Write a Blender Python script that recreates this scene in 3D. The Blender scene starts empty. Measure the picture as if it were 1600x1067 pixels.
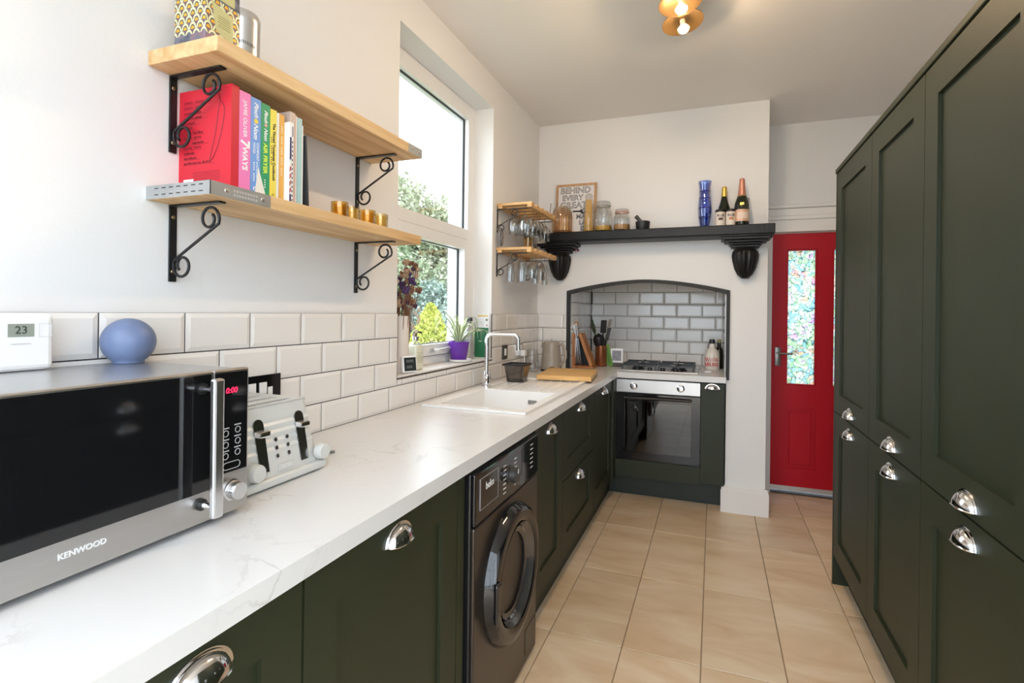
import bpy, bmesh, math, random
from mathutils import Vector, Matrix
random.seed(7)
PI = math.pi
scene = bpy.context.scene
COL = scene.collection

# ---------------------------------------------------------------- camera
cam_data = bpy.data.cameras.new('camera')
cam = bpy.data.objects.new('camera', cam_data)
COL.objects.link(cam)
scene.camera = cam
cam_data.sensor_fit = 'HORIZONTAL'
cam_data.sensor_width = 36.0
cam_data.lens = 826.93 / 1600 * 36.0
cam_data.shift_y = -45.4 / 1600
cam_data.clip_start = 0.02
_y, _r = math.radians(20.8794), math.radians(0.7023)
_f = Vector((-math.sin(_y), math.cos(_y), 0)); _ri = Vector((math.cos(_y), math.sin(_y), 0)); _up = Vector((0, 0, 1))
_x = _ri * math.cos(_r) + _up * math.sin(_r); _u = _up * math.cos(_r) - _ri * math.sin(_r)
M = Matrix((( _x.x, _u.x, -_f.x, 1.2623), (_x.y, _u.y, -_f.y, 0.0), (_x.z, _u.z, -_f.z, 1.3221), (0, 0, 0, 1)))
cam.matrix_world = M

# ---------------------------------------------------------------- world / exposure
world = bpy.data.worlds.new('overcast_sky'); scene.world = world
world.use_nodes = True
bg = world.node_tree.nodes['Background']
bg.inputs['Color'].default_value = (0.86, 0.95, 1.07, 1)
bg.inputs['Strength'].default_value = 3.0
vs = scene.view_settings
vs.view_transform = 'Standard'; vs.look = 'None'; vs.gamma = 1.0; vs.use_curve_mapping = False
vs.exposure = 1.10
BULB_GLOW = 265.0      # radiance of each lit lamp bulb

def portal(name, loc, rot, sx, sy):      # guides the sky light through a window opening; emits nothing itself
    l = bpy.data.lights.new(name, 'AREA'); l.shape = 'RECTANGLE'; l.size = sx; l.size_y = sy
    l.cycles.is_portal = True
    o = bpy.data.objects.new(name, l); o.location = loc; o.rotation_euler = rot; COL.objects.link(o)
portal('window_daylight', (-0.33, 2.44, 1.80), (0, -PI/2, 0), 1.55, 1.05)
portal('added_room_daylight', (1.225, -0.36, 1.37), (PI/2, 0, 0), 2.45, 2.74)  # open end of the kitchen, towards the added garden room

# ---------------------------------------------------------------- materials
MATS = {}
def mat(name, col, rough=0.5, metal=0.0, vary=0.0, scale=8.0, bump=0.0, bscale=60.0, spec=0.5, coat=0.0, emit=None, estr=0.0, stretch=None):
    if name in MATS: return MATS[name]
    m = bpy.data.materials.new(name); m.use_nodes = True
    nt = m.node_tree; b = nt.nodes['Principled BSDF']
    b.inputs['Base Color'].default_value = (*col, 1); b.inputs['Roughness'].default_value = rough
    b.inputs['Metallic'].default_value = metal; b.inputs['Specular IOR Level'].default_value = spec
    b.inputs['Coat Weight'].default_value = coat; b.inputs['Coat Roughness'].default_value = 0.05
    if emit: b.inputs['Emission Color'].default_value = (*emit, 1); b.inputs['Emission Strength'].default_value = estr
    tc = nt.nodes.new('ShaderNodeTexCoord'); vec = tc.outputs['Object']
    if stretch:
        mp = nt.nodes.new('ShaderNodeMapping'); mp.inputs['Scale'].default_value = stretch
        nt.links.new(vec, mp.inputs['Vector']); vec = mp.outputs['Vector']
    n = nt.nodes.new('ShaderNodeTexNoise'); n.inputs['Scale'].default_value = scale; n.inputs['Detail'].default_value = 5
    nt.links.new(vec, n.inputs['Vector'])
    mix = nt.nodes.new('ShaderNodeMix'); mix.data_type = 'RGBA'
    v = max(vary, 0.02)
    mix.inputs[6].default_value = (*[c * (1 - v) for c in col], 1); mix.inputs[7].default_value = (*[min(1, c * (1 + v)) for c in col], 1)
    nt.links.new(n.outputs['Fac'], mix.inputs[0]); nt.links.new(mix.outputs[2], b.inputs['Base Color'])
    if bump:
        n2 = nt.nodes.new('ShaderNodeTexNoise'); n2.inputs['Scale'].default_value = bscale; n2.inputs['Detail'].default_value = 4
        nt.links.new(vec, n2.inputs['Vector'])
        bp = nt.nodes.new('ShaderNodeBump'); bp.inputs['Strength'].default_value = bump; bp.inputs['Distance'].default_value = 0.01
        nt.links.new(n2.outputs['Fac'], bp.inputs['Height']); nt.links.new(bp.outputs['Normal'], b.inputs['Normal'])
    MATS[name] = m
    return m

def ramp(nt, fac, stops):
    r = nt.nodes.new('ShaderNodeValToRGB')
    while len(r.color_ramp.elements) < len(stops): r.color_ramp.elements.new(0.5)
    for e, (p, c) in zip(r.color_ramp.elements, stops): e.position = p; e.color = (*c, 1)
    nt.links.new(fac, r.inputs['Fac'])
    return r.outputs['Color']

def wood(name, c1, c2, axis='Y', rough=0.5, scale=1.0):
    if name in MATS: return MATS[name]
    m = bpy.data.materials.new(name); m.use_nodes = True; nt = m.node_tree; b = nt.nodes['Principled BSDF']
    tc = nt.nodes.new('ShaderNodeTexCoord'); mp = nt.nodes.new('ShaderNodeMapping')
    s = {'X': (1.2, 22, 22), 'Y': (22, 1.2, 22), 'Z': (22, 22, 1.2)}[axis]
    mp.inputs['Scale'].default_value = [q * scale for q in s]
    oi = nt.nodes.new('ShaderNodeObjectInfo'); ad = nt.nodes.new('ShaderNodeVectorMath'); ad.operation = 'ADD'
    nt.links.new(tc.outputs['Object'], mp.inputs['Vector']); nt.links.new(mp.outputs['Vector'], ad.inputs[0])
    ml = nt.nodes.new('ShaderNodeMath'); ml.operation = 'MULTIPLY'; ml.inputs[1].default_value = 37.0
    nt.links.new(oi.outputs['Random'], ml.inputs[0]); nt.links.new(ml.outputs[0], ad.inputs[1])
    n = nt.nodes.new('ShaderNodeTexNoise'); n.inputs['Scale'].default_value = 1.6; n.inputs['Detail'].default_value = 6; n.inputs['Distortion'].default_value = 0.6
    nt.links.new(ad.outputs[0], n.inputs['Vector'])
    nt.links.new(ramp(nt, n.outputs['Fac'], [(0.3, c1), (0.5, [(a + d) / 2 for a, d in zip(c1, c2)]), (0.68, c2)]), b.inputs['Base Color'])
    b.inputs['Roughness'].default_value = rough
    bp = nt.nodes.new('ShaderNodeBump'); bp.inputs['Strength'].default_value = 0.15; bp.inputs['Distance'].default_value = 0.002
    nt.links.new(n.outputs['Fac'], bp.inputs['Height']); nt.links.new(bp.outputs['Normal'], b.inputs['Normal'])
    MATS[name] = m
    return m

def thin_glass(name, tint=(1, 1, 1), gloss=0.10, rough=0.0):
    """thin clear glass: see-through with mirror-like reflection that grows at grazing angles"""
    if name in MATS: return MATS[name]
    m = bpy.data.materials.new(name); m.use_nodes = True; nt = m.node_tree
    for n in list(nt.nodes): nt.nodes.remove(n)
    out = nt.nodes.new('ShaderNodeOutputMaterial'); mx = nt.nodes.new('ShaderNodeMixShader')
    t = nt.nodes.new('ShaderNodeBsdfTransparent'); t.inputs['Color'].default_value = (*tint, 1)
    g = nt.nodes.new('ShaderNodeBsdfGlossy'); g.inputs['Roughness'].default_value = rough
    lw = nt.nodes.new('ShaderNodeLayerWeight'); lw.inputs['Blend'].default_value = 0.35
    mr = nt.nodes.new('ShaderNodeMapRange'); mr.inputs['To Min'].default_value = gloss * 0.4; mr.inputs['To Max'].default_value = min(1, gloss * 6)
    nt.links.new(lw.outputs['Facing'], mr.inputs['Value']); nt.links.new(mr.outputs[0], mx.inputs[0])
    nt.links.new(t.outputs[0], mx.inputs[1]); nt.links.new(g.outputs[0], mx.inputs[2]); nt.links.new(mx.outputs[0], out.inputs['Surface'])
    MATS[name] = m
    return m

PAINT = mat('wall_paint', (0.81, 0.80, 0.79), 0.75, vary=0.015, scale=2, bump=0.06, bscale=45)
CEIL = mat('ceiling_paint', (0.86, 0.83, 0.80), 0.8, vary=0.015, scale=1.5, bump=0.05, bscale=30)
GLOSSW = mat('white_gloss_paint', (0.82, 0.80, 0.77), 0.35, bump=0.03)
UPVC = mat('white_upvc', (0.84, 0.84, 0.84), 0.3)
TILE = mat('white_glazed_tile', (0.80, 0.77, 0.735), 0.12, vary=0.02, scale=5, bump=0.02, bscale=12)
GROUT = mat('dark_grout', (0.035, 0.033, 0.035), 0.9)
FGROUT = mat('floor_grout', (0.36, 0.27, 0.19), 0.9)
GREEN = mat('dark_green_paint', (0.021, 0.027, 0.0120), 0.48, spec=0.36, vary=0.06, scale=14, bump=0.03, bscale=90)
PLINTHG = mat('plinth_green', (0.016, 0.022, 0.014), 0.5)
BLACKG = mat('black_gloss', (0.006, 0.006, 0.007), 0.06, spec=0.6)
BLACKP = mat('black_plastic', (0.012, 0.012, 0.013), 0.38)
IRON = mat('black_iron', (0.010, 0.010, 0.011), 0.35, bump=0.04)
STEEL = mat('brushed_steel', (0.55, 0.53, 0.51), 0.36, 1.0, vary=0.05, scale=3, stretch=(1, 1, 60))
CHROME = mat('chrome', (0.80, 0.80, 0.82), 0.07, 1.0)
WHITEP = mat('white_plastic', (0.84, 0.84, 0.84), 0.35)
CERAM = mat('white_sink_ceramic', (0.84, 0.82, 0.79), 0.18)
RED = mat('red_door_paint', (0.48, 0.006, 0.018), 0.42, spec=0.25, vary=0.05, scale=4)
PINE = wood('pine_shelf_wood', (0.55, 0.32, 0.13), (0.80, 0.56, 0.30), 'Y')
PINEX = wood('pine_slat_wood', (0.52, 0.27, 0.09), (0.76, 0.48, 0.21), 'X')
BAMBOO = wood('bamboo_board', (0.60, 0.32, 0.09), (0.78, 0.48, 0.17), 'X', 0.45)
OAK = wood('orange_oak', (0.36, 0.13, 0.035), (0.55, 0.24, 0.08), 'Z', 0.4)
FRAMEW = wood('picture_frame_wood', (0.45, 0.24, 0.11), (0.62, 0.37, 0.19), 'Z', 0.5)
MANTELM = mat('black_mantel_paint', (0.008, 0.008, 0.008), 0.38, vary=0.3, scale=30, bump=0.12, bscale=70, spec=0.3)
PAPER = mat('paper_pages', (0.82, 0.79, 0.72), 0.8)
PANE = thin_glass('window_glass', (0.97, 0.98, 0.98), 0.06)
CLEAR = thin_glass('clear_glassware', (0.93, 0.94, 0.94), 0.16)
AMBER = thin_glass('amber_glass', (0.99, 0.79, 0.36), 0.16)
AMBERP = thin_glass('pale_amber_glass', (0.99, 0.88, 0.60), 0.16)
BLUEG = thin_glass('blue_glass', (0.42, 0.56, 0.92), 0.16)

def worktop_material():
    m = bpy.data.materials.new('white_marbled_worktop'); m.use_nodes = True; nt = m.node_tree; b = nt.nodes['Principled BSDF']
    tc = nt.nodes.new('ShaderNodeTexCoord')
    n = nt.nodes.new('ShaderNodeTexNoise'); n.inputs['Scale'].default_value = 5; n.inputs['Detail'].default_value = 9; n.inputs['Distortion'].default_value = 1.2
    nt.links.new(tc.outputs['Object'], n.inputs['Vector'])
    vein = ramp(nt, n.outputs['Fac'], [(0.478, (0.70, 0.695, 0.685)), (0.496, (0.58, 0.565, 0.55)), (0.514, (0.70, 0.695, 0.685))])
    n2 = nt.nodes.new('ShaderNodeTexNoise'); n2.inputs['Scale'].default_value = 3.1
    nt.links.new(tc.outputs['Object'], n2.inputs['Vector'])
    mk = ramp(nt, n2.outputs['Fac'], [(0.50, (0, 0, 0)), (0.66, (1, 1, 1))])
    mx = nt.nodes.new('ShaderNodeMix'); mx.data_type = 'RGBA'; mx.inputs[6].default_value = (0.70, 0.695, 0.685, 1)
    nt.links.new(mk, mx.inputs[0]); nt.links.new(vein, mx.inputs[7]); nt.links.new(mx.outputs[2], b.inputs['Base Color'])
    b.inputs['Roughness'].default_value = 0.27
    return m
WORKTOP = worktop_material()

def floor_material():
    m = bpy.data.materials.new('beige_stone_floor_tile'); m.use_nodes = True; nt = m.node_tree; b = nt.nodes['Principled BSDF']
    tc = nt.nodes.new('ShaderNodeTexCoord'); oi = nt.nodes.new('ShaderNodeObjectInfo')
    ml = nt.nodes.new('ShaderNodeMath'); ml.operation = 'MULTIPLY'; ml.inputs[1].default_value = 50
    ad = nt.nodes.new('ShaderNodeVectorMath'); nt.links.new(oi.outputs['Random'], ml.inputs[0])
    nt.links.new(tc.outputs['Object'], ad.inputs[0]); nt.links.new(ml.outputs[0], ad.inputs[1])
    mp = nt.nodes.new('ShaderNodeMapping'); mp.inputs['Rotation'].default_value = (0, 0, 0.7); mp.inputs['Scale'].default_value = (2.2, 6.5, 3)
    nt.links.new(ad.outputs[0], mp.inputs['Vector'])
    n = nt.nodes.new('ShaderNodeTexNoise'); n.inputs['Scale'].default_value = 1.1; n.inputs['Detail'].default_value = 8; n.inputs['Distortion'].default_value = 0.9
    nt.links.new(mp.outputs[0], n.inputs['Vector'])
    c = ramp(nt, n.outputs['Fac'], [(0.28, (0.60, 0.42, 0.245)), (0.5, (0.69, 0.52, 0.34)), (0.75, (0.77, 0.63, 0.46))])
    hv = nt.nodes.new('ShaderNodeHueSaturation'); mr = nt.nodes.new('ShaderNodeMapRange'); mr.inputs['To Min'].default_value = 0.92; mr.inputs['To Max'].default_value = 1.06
    nt.links.new(oi.outputs['Random'], mr.inputs['Value']); nt.links.new(mr.outputs[0], hv.inputs['Value']); nt.links.new(c, hv.inputs['Color'])
    nt.links.new(hv.outputs[0], b.inputs['Base Color']); b.inputs['Roughness'].default_value = 0.36
    bp = nt.nodes.new('ShaderNodeBump'); bp.inputs['Strength'].default_value = 0.12; bp.inputs['Distance'].default_value = 0.004
    nt.links.new(n.outputs['Fac'], bp.inputs['Height']); nt.links.new(bp.outputs['Normal'], b.inputs['Normal'])
    return m
FLOORT = floor_material()

def stained_material():
    m = bpy.data.materials.new('stained_floral_glass'); m.use_nodes = True; nt = m.node_tree
    for q in list(nt.nodes): nt.nodes.remove(q)
    out = nt.nodes.new('ShaderNodeOutputMaterial'); tc = nt.nodes.new('ShaderNodeTexCoord')
    n = nt.nodes.new('ShaderNodeTexNoise'); n.inputs['Scale'].default_value = 9
    nt.links.new(tc.outputs['Object'], n.inputs['Vector'])
    mxv = nt.nodes.new('ShaderNodeMix'); mxv.data_type = 'VECTOR'; mxv.inputs[0].default_value = 0.13
    nt.links.new(tc.outputs['Object'], mxv.inputs[4]); nt.links.new(n.outputs['Color'], mxv.inputs[5])
    v = nt.nodes.new('ShaderNodeTexVoronoi'); v.inputs['Scale'].default_value = 36
    e = nt.nodes.new('ShaderNodeTexVoronoi'); e.feature = 'DISTANCE_TO_EDGE'; e.inputs['Scale'].default_value = 36
    for q in (v, e): nt.links.new(mxv.outputs[1], q.inputs['Vector'])
    n2 = nt.nodes.new('ShaderNodeTexNoise'); n2.inputs['Scale'].default_value = 7; n2.inputs['Detail'].default_value = 1
    nt.links.new(tc.outputs['Object'], n2.inputs['Vector'])
    sp = nt.nodes.new('ShaderNodeSeparateColor'); nt.links.new(v.outputs['Color'], sp.inputs[0])
    av = nt.nodes.new('ShaderNodeMath'); av.operation = 'MULTIPLY_ADD'; av.inputs[1].default_value = 0.45
    nt.links.new(sp.outputs[0], av.inputs[0]); 
    sb = nt.nodes.new('ShaderNodeMath'); sb.operation = 'MULTIPLY_ADD'; sb.inputs[1].default_value = 1.6; sb.inputs[2].default_value = -0.52
    nt.links.new(n2.outputs['Fac'], sb.inputs[0]); nt.links.new(sb.outputs[0], av.inputs[2])
    col = ramp(nt, av.outputs[0], [(0.08, (0.62, 0.48, 0.70)), (0.22, (0.74, 0.73, 0.74)), (0.36, (0.50, 0.68, 0.48)), (0.5, (0.70, 0.74, 0.64)), (0.62, (0.40, 0.62, 0.70)), (0.74, (0.74, 0.75, 0.68)), (0.86, (0.74, 0.54, 0.42)), (0.96, (0.70, 0.50, 0.60))])
    ln = ramp(nt, e.outputs['Distance'], [(0.014, (0.08, 0.13, 0.13)), (0.045, (1, 1, 1))])
    mm = nt.nodes.new('ShaderNodeMix'); mm.data_type = 'RGBA'; mm.blend_type = 'MULTIPLY'; mm.inputs[0].default_value = 1
    nt.links.new(col, mm.inputs[6]); nt.links.new(ln, mm.inputs[7])
    t = nt.nodes.new('ShaderNodeBsdfTranslucent'); tr = nt.nodes.new('ShaderNodeBsdfTransparent'); mx = nt.nodes.new('ShaderNodeMixShader'); mx.inputs[0].default_value = 0.4
    for q in (t, tr): nt.links.new(mm.outputs[2], q.inputs['Color'])
    nt.links.new(t.outputs[0], mx.inputs[1]); nt.links.new(tr.outputs[0], mx.inputs[2]); nt.links.new(mx.outputs[0], out.inputs['Surface'])
    return m
STAINED = stained_material()

# ---------------------------------------------------------------- mesh helpers
class MB:
    def __init__(self): self.bm = bmesh.new()
    def box(self, x0, x1, y0, y1, z0, z1, bev=0.0, seg=2):
        vs = [self.bm.verts.new((x, y, z)) for x in (x0, x1) for y in (y0, y1) for z in (z0, z1)]
        fs = [self.bm.faces.new([vs[i] for i in q]) for q in ((0, 1, 3, 2), (4, 6, 7, 5), (0, 4, 5, 1), (2, 3, 7, 6), (0, 2, 6, 4), (1, 5, 7, 3))]
        if bev:
            es = list({e for f in fs for e in f.edges})
            bmesh.ops.bevel(self.bm, geom=es, offset=bev, segments=seg, profile=0.5, affect='EDGES')
        return self
    def cells(self, axis, us, vs, filled, w0, w1):
        """clean solid made of filled cells of a grid in the plane normal to axis (u,v = the other two axes in xyz order)"""
        cache = {}
        def P(i, j, k):
            if (i, j, k) not in cache:
                w = (w0, w1)[k]; u, v = us[i], vs[j]
                cache[(i, j, k)] = self.bm.verts.new({'X': (w, u, v), 'Y': (u, w, v), 'Z': (u, v, w)}[axis])
            return cache[(i, j, k)]
        for (i, j) in filled:
            for k in (0, 1): self.bm.faces.new([P(i, j, k), P(i + 1, j, k), P(i + 1, j + 1, k), P(i, j + 1, k)])
            for (di, dj, a, b) in ((-1, 0, (i, j), (i, j + 1)), (1, 0, (i + 1, j), (i + 1, j + 1)), (0, -1, (i, j), (i + 1, j)), (0, 1, (i, j + 1), (i + 1, j + 1))):
                if (i + di, j + dj) not in filled:
                    self.bm.faces.new([P(*a, 0), P(*b, 0), P(*b, 1), P(*a, 1)])
        return self
    def ring(self, axis, u0, u1, v0, v1, b, w0, w1):
        us = [u0, u0 + b, u1 - b, u1]; vs = [v0, v0 + b, v1 - b, v1]
        return self.cells(axis, us, vs, {(i, j) for i in range(3) for j in range(3)} - {(1, 1)}, w0, w1)
    def prism(self, pts, axis, w0, w1):
        f = lambda u, v, w: {'X': (w, u, v), 'Y': (u, w, v), 'Z': (u, v, w)}[axis]
        a = [self.bm.verts.new(f(u, v, w0)) for u, v in pts]; b = [self.bm.verts.new(f(u, v, w1)) for u, v in pts]
        self.bm.faces.new(a); self.bm.faces.new(b[::-1]); n = len(pts)
        for i in range(n): self.bm.faces.new([a[i], b[i], b[(i + 1) % n], a[(i + 1) % n]])
        return self
    def lathe(self, prof, c, seg=24, axis='Z', flute=None):
        rings = []
        for (r, h) in prof:
            if r < 1e-6:
                p = {'Z': (c[0], c[1], c[2] + h), 'X': (c[0] + h, c[1], c[2]), 'Y': (c[0], c[1] + h, c[2])}[axis]
                rings.append([self.bm.verts.new(p)]); continue
            R = []
            for k in range(seg):
                a = 2 * PI * k / seg; rr = r * (1 + (flute(a, h) if flute else 0)); ca, sa = rr * math.cos(a), rr * math.sin(a)
                R.append(self.bm.verts.new({'Z': (c[0] + ca, c[1] + sa, c[2] + h), 'X': (c[0] + h, c[1] + ca, c[2] + sa), 'Y': (c[0] + ca, c[1] + h, c[2] + sa)}[axis]))
            rings.append(R)
        for A, B in zip(rings, rings[1:]):
            if len(A) == 1 and len(B) == 1: continue
            for k in range(seg):
                q = [A[k % len(A)], A[(k + 1) % len(A)], B[(k + 1) % len(B)], B[k % len(B)]]
                u = []
                for v in q:
                    if v not in u: u.append(v)
                if len(u) > 2: self.bm.faces.new(u)
        return self
    def tube(self, pts, r, seg=8, r1=None, flat=None):
        pts = [Vector(p) for p in pts]; n = len(pts); rings = []
        prev = None
        for i, p in enumerate(pts):
            t = (pts[min(i + 1, n - 1)] - pts[max(i - 1, 0)]).normalized()
            if prev is None:
                ref = Vector((0, 0, 1)) if abs(t.z) < 0.9 else Vector((1, 0, 0)); s = t.cross(ref).normalized()
            else: s = (prev - t * prev.dot(t)).normalized()
            prev = s; w = t.cross(s)
            rr = r if r1 is None else r + (r1 - r) * i / (n - 1)
            rings.append([self.bm.verts.new(p + s * rr * math.cos(2 * PI * k / seg) + w * rr * (flat or 1) * math.sin(2 * PI * k / seg)) for k in range(seg)])
        for A, B in zip(rings, rings[1:]):
            for k in range(seg): self.bm.faces.new([A[k], A[(k + 1) % seg], B[(k + 1) % seg], B[k]])
        self.bm.faces.new(rings[0][::-1]); self.bm.faces.new(rings[-1])
        return self
    def cyl(self, p0, p1, r, seg=20, r1=None): return self.tube([p0, p1], r, seg, r1)
    def ball(self, c, rx, ry=None, rz=None, seg=16, rings=10):
        ry = ry or rx; rz = rz or rx
        prof = [(math.sin(PI * i / rings), -math.cos(PI * i / rings)) for i in range(rings + 1)]
        n0 = len(self.bm.verts); self.lathe([(r if 0 < i < rings else 0, h) for i, (r, h) in enumerate(prof)], (0, 0, 0), seg)
        self.bm.verts.ensure_lookup_table()
        for v in list(self.bm.verts)[n0:]: v.co = Vector((c[0] + v.co.x * rx, c[1] + v.co.y * ry, c[2] + v.co.z * rz))
        return self
    def xf(self, m):
        for v in self.bm.verts: v.co = m @ v.co
        return self
    def mesh(self, name, mats, off=(0, 0, 0), smooth=False):
        bmesh.ops.recalc_face_normals(self.bm, faces=self.bm.faces)
        me = bpy.data.meshes.new(name)
        for v in self.bm.verts: v.co -= Vector(off)
        self.bm.to_mesh(me); self.bm.free()
        for m_ in (mats if isinstance(mats, (list, tuple)) else [mats]): me.materials.append(m_)
        if smooth:
            for p in me.polygons: p.use_smooth = True
            me.set_sharp_from_angle(angle=math.radians(40))
        return me
    def obj(self, name, mats, parent=None, origin=None, smooth=False):
        off = wloc(parent) if parent else Vector(origin or (0, 0, 0))
        me = self.mesh(name, mats, off, smooth)
        return link(name, me, parent, None if parent else off)

def wloc(o):
    l = Vector((0, 0, 0))
    while o: l += o.location; o = o.parent
    return l
def link(name, data, parent=None, loc=None):
    o = bpy.data.objects.new(name, data); COL.objects.link(o)
    if parent: o.parent = parent
    if loc is not None: o.location = loc
    return o
def tag(o, label, cat, group=None, kind=None):
    o['label'] = label; o['category'] = cat
    if group: o['group'] = group
    if kind: o['kind'] = kind
    return o
def thing(name, label, cat, loc, group=None, kind=None):
    return tag(link(name, None, None, Vector(loc)), label, cat, group, kind)
def copy_tree(o, parent=None):
    c = o.copy(); COL.objects.link(c); c.parent = parent
    for ch in list(o.children): copy_tree(ch, c)
    return c
XR, YR, ZR = Vector((1, 0, 0)), Vector((0, 1, 0)), Vector((0, 0, 1))
def text(name, s, size, at, xd, yd, m, parent, align='CENTER', depth=0.0004, offset=0.0, shear=0.0):
    cu = bpy.data.curves.new('lettering', 'FONT'); cu.body = s; cu.size = size; cu.align_x = align; cu.align_y = 'CENTER'
    cu.extrude = depth; cu.offset = offset; cu.shear = shear; cu.resolution_u = 3
    t = bpy.data.objects.new('lettering', cu); COL.objects.link(t)
    dg = bpy.context.evaluated_depsgraph_get()
    me = bpy.data.meshes.new_from_object(t.evaluated_get(dg))
    bpy.data.objects.remove(t)
    xd = Vector(xd).normalized(); yd = Vector(yd).normalized(); zd = xd.cross(yd)
    at = Vector(at) - wloc(parent)
    me.transform(Matrix(((xd.x, yd.x, zd.x, at.x), (xd.y, yd.y, zd.y, at.y), (xd.z, yd.z, zd.z, at.z), (0, 0, 0, 1))))
    me.name = name; me.materials.clear(); me.materials.append(m)
    return link(name, me, parent)
def struct(o, label, cat): return tag(o, label, cat, kind='structure')

# ================================================================ SETTING
H = 2.744; D = 3.855; DB = 4.589; YB = 4.40; WT = 0.9063; WBOT = 0.8671
# floor slab + tiles
fl = struct(MB().box(-0.3, 2.6, -3.3, 4.75, -0.12, -0.006).obj('floor', FGROUT), 'beige stone tiled kitchen floor', 'floor')
TW, TL = 0.2955, 0.607
tile_me = MB().box(0.002, TW - 0.002, 0.002, TL - 0.002, -0.006, 0.0, 0.0015, 1).mesh('floor_tile', FLOORT)
for i in range(0, 8):
    for j in range(-9, 4):  # rows run on under the added garden room to bounce sky light
        x = 0.345 + i * TW; y = 2.12 + j * TL
        if x > 1.85 and -0.9 < y < 2.5: continue
        if x > 2.3: continue
        if y < -0.9 and i == 0: link('floor_tile', tile_me, fl, Vector((x - TW, y, 0)))
        link('floor_tile', tile_me, fl, Vector((x, y, 0)))
# left wall with window opening
WY0, WY1, WZ0, WZ1 = 1.932, 2.957, 1.035, 2.562
wl = struct(MB().cells('X', [-0.35, WY0, WY1, 4.75], [-0.12, WZ0, WZ1, 2.9], {(i, j) for i in range(3) for j in range(3)} - {(1, 1)}, -0.30, 0.0).obj('wall_left', PAINT), 'white plaster wall with the garden window and metro tiles', 'wall')
struct(MB().box(2.45, 2.6, -0.35, 4.75, -0.12, 2.9).obj('wall_right', PAINT), 'plain white plaster wall behind the tall cabinets', 'wall')
struct(MB().cells('Y', [1.59, 1.668, 2.372, 2.6], [-0.12, 0.0, 1.945, 2.9], {(i, j) for i in range(3) for j in range(3)} - {(1, 1)}, YB, 4.75).obj('wall_back', PAINT), 'white plaster wall above the red door', 'wall')
struct(MB().box(-0.3, 2.6, -0.35, 4.75, H, 2.9).obj('ceiling', CEIL), 'plain off-white plaster ceiling', 'ceiling')
# chimney breast with arched recess
def arch(t): return 1.472 + 0.080 * (1 - abs(2 * t - 1) ** 1.75)
NX0, NX1 = 0.25, 1.345
m = MB()
m.box(-0.02, NX0, D, 4.75, -0.1, H); m.box(NX1, 1.59, D, 4.75, -0.1, H)
pts = [(NX0 + (NX1 - NX0) * k / 24, arch(k / 24)) for k in range(25)] + [(NX1, H), (NX0, H)]
m.prism(pts, 'Y', D, D + 0.11)
m.box(NX0, NX1, D + 0.11, 4.75, 1.72, H); m.box(NX0, NX1, DB, 4.75, -0.1, 1.72)
wc = struct(m.obj('wall_chimney', PAINT), 'white chimney breast with an arched cooker recess', 'wall')
# black arch edging
m = MB()
outer = [(NX0 - 0.018, 0.885)] + [(NX0 - 0.018 + (NX1 - NX0 + 0.036) * k / 24, arch(k / 24) + 0.016) for k in range(25)] + [(NX1 + 0.018, 0.885)]
inner = [(NX0 + 0.004, 0.885)] + [(NX0 + 0.004 + (NX1 - NX0 - 0.008) * k / 24, arch(k / 24) - 0.008) for k in range(25)] + [(NX1 - 0.004, 0.885)]
for (a, b), (c, d) in zip(zip(outer, outer[1:]), zip(inner, inner[1:])):
    m.prism([a, b, d, c], 'Y', D - 0.012, D + 0.025)
struct(m.obj('trim_1', mat('black_arch_edging', (0.02, 0.019, 0.018), 0.6, bump=0.3)), 'black edging strip around the arched recess', 'trim')
m = MB()
for x in (NX0 + 0.004, NX1 - 0.010): m.box(x, x + 0.006, D + 0.025, D + 0.032, WT, 1.46)
struct(m.obj('trim_2', mat('dull_tile_trim', (0.35, 0.34, 0.33), 0.4, 1.0)), 'chrome tile edge strips inside the arched recess', 'trim')
# skirting on the chimney pier
m = MB()
m.box(1.318, 1.612, D - 0.022, D + 0.01, 0, 0.150); m.box(1.322, 1.608, D - 0.018, D + 0.01, 0.150, 0.168); m.box(1.326, 1.604, D - 0.010, D + 0.01, 0.168, 0.176)
m.box(1.588, 1.612, D, YB, 0, 0.150); m.box(1.588, 1.604, D, YB, 0.15, 0.176)
struct(m.obj('baseboard_chimney', GLOSSW), 'tall white moulded skirting at the foot of the chimney pier', 'baseboard')
# moulding above red door
m = MB().box(1.592, 2.449, YB - 0.018, YB, 1.945, 2.03); m.box(1.592, 2.449, YB - 0.035, YB, 2.03, 2.06, 0.006); m.box(1.592, 2.449, YB - 0.022, YB, 2.06, 2.115, 0.004); m.box(1.592, 2.449, YB - 0.045, YB, 2.115, 2.14, 0.006)
struct(m.obj('trim_3', GLOSSW), 'white stepped moulding above the red door', 'trim')

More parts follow.
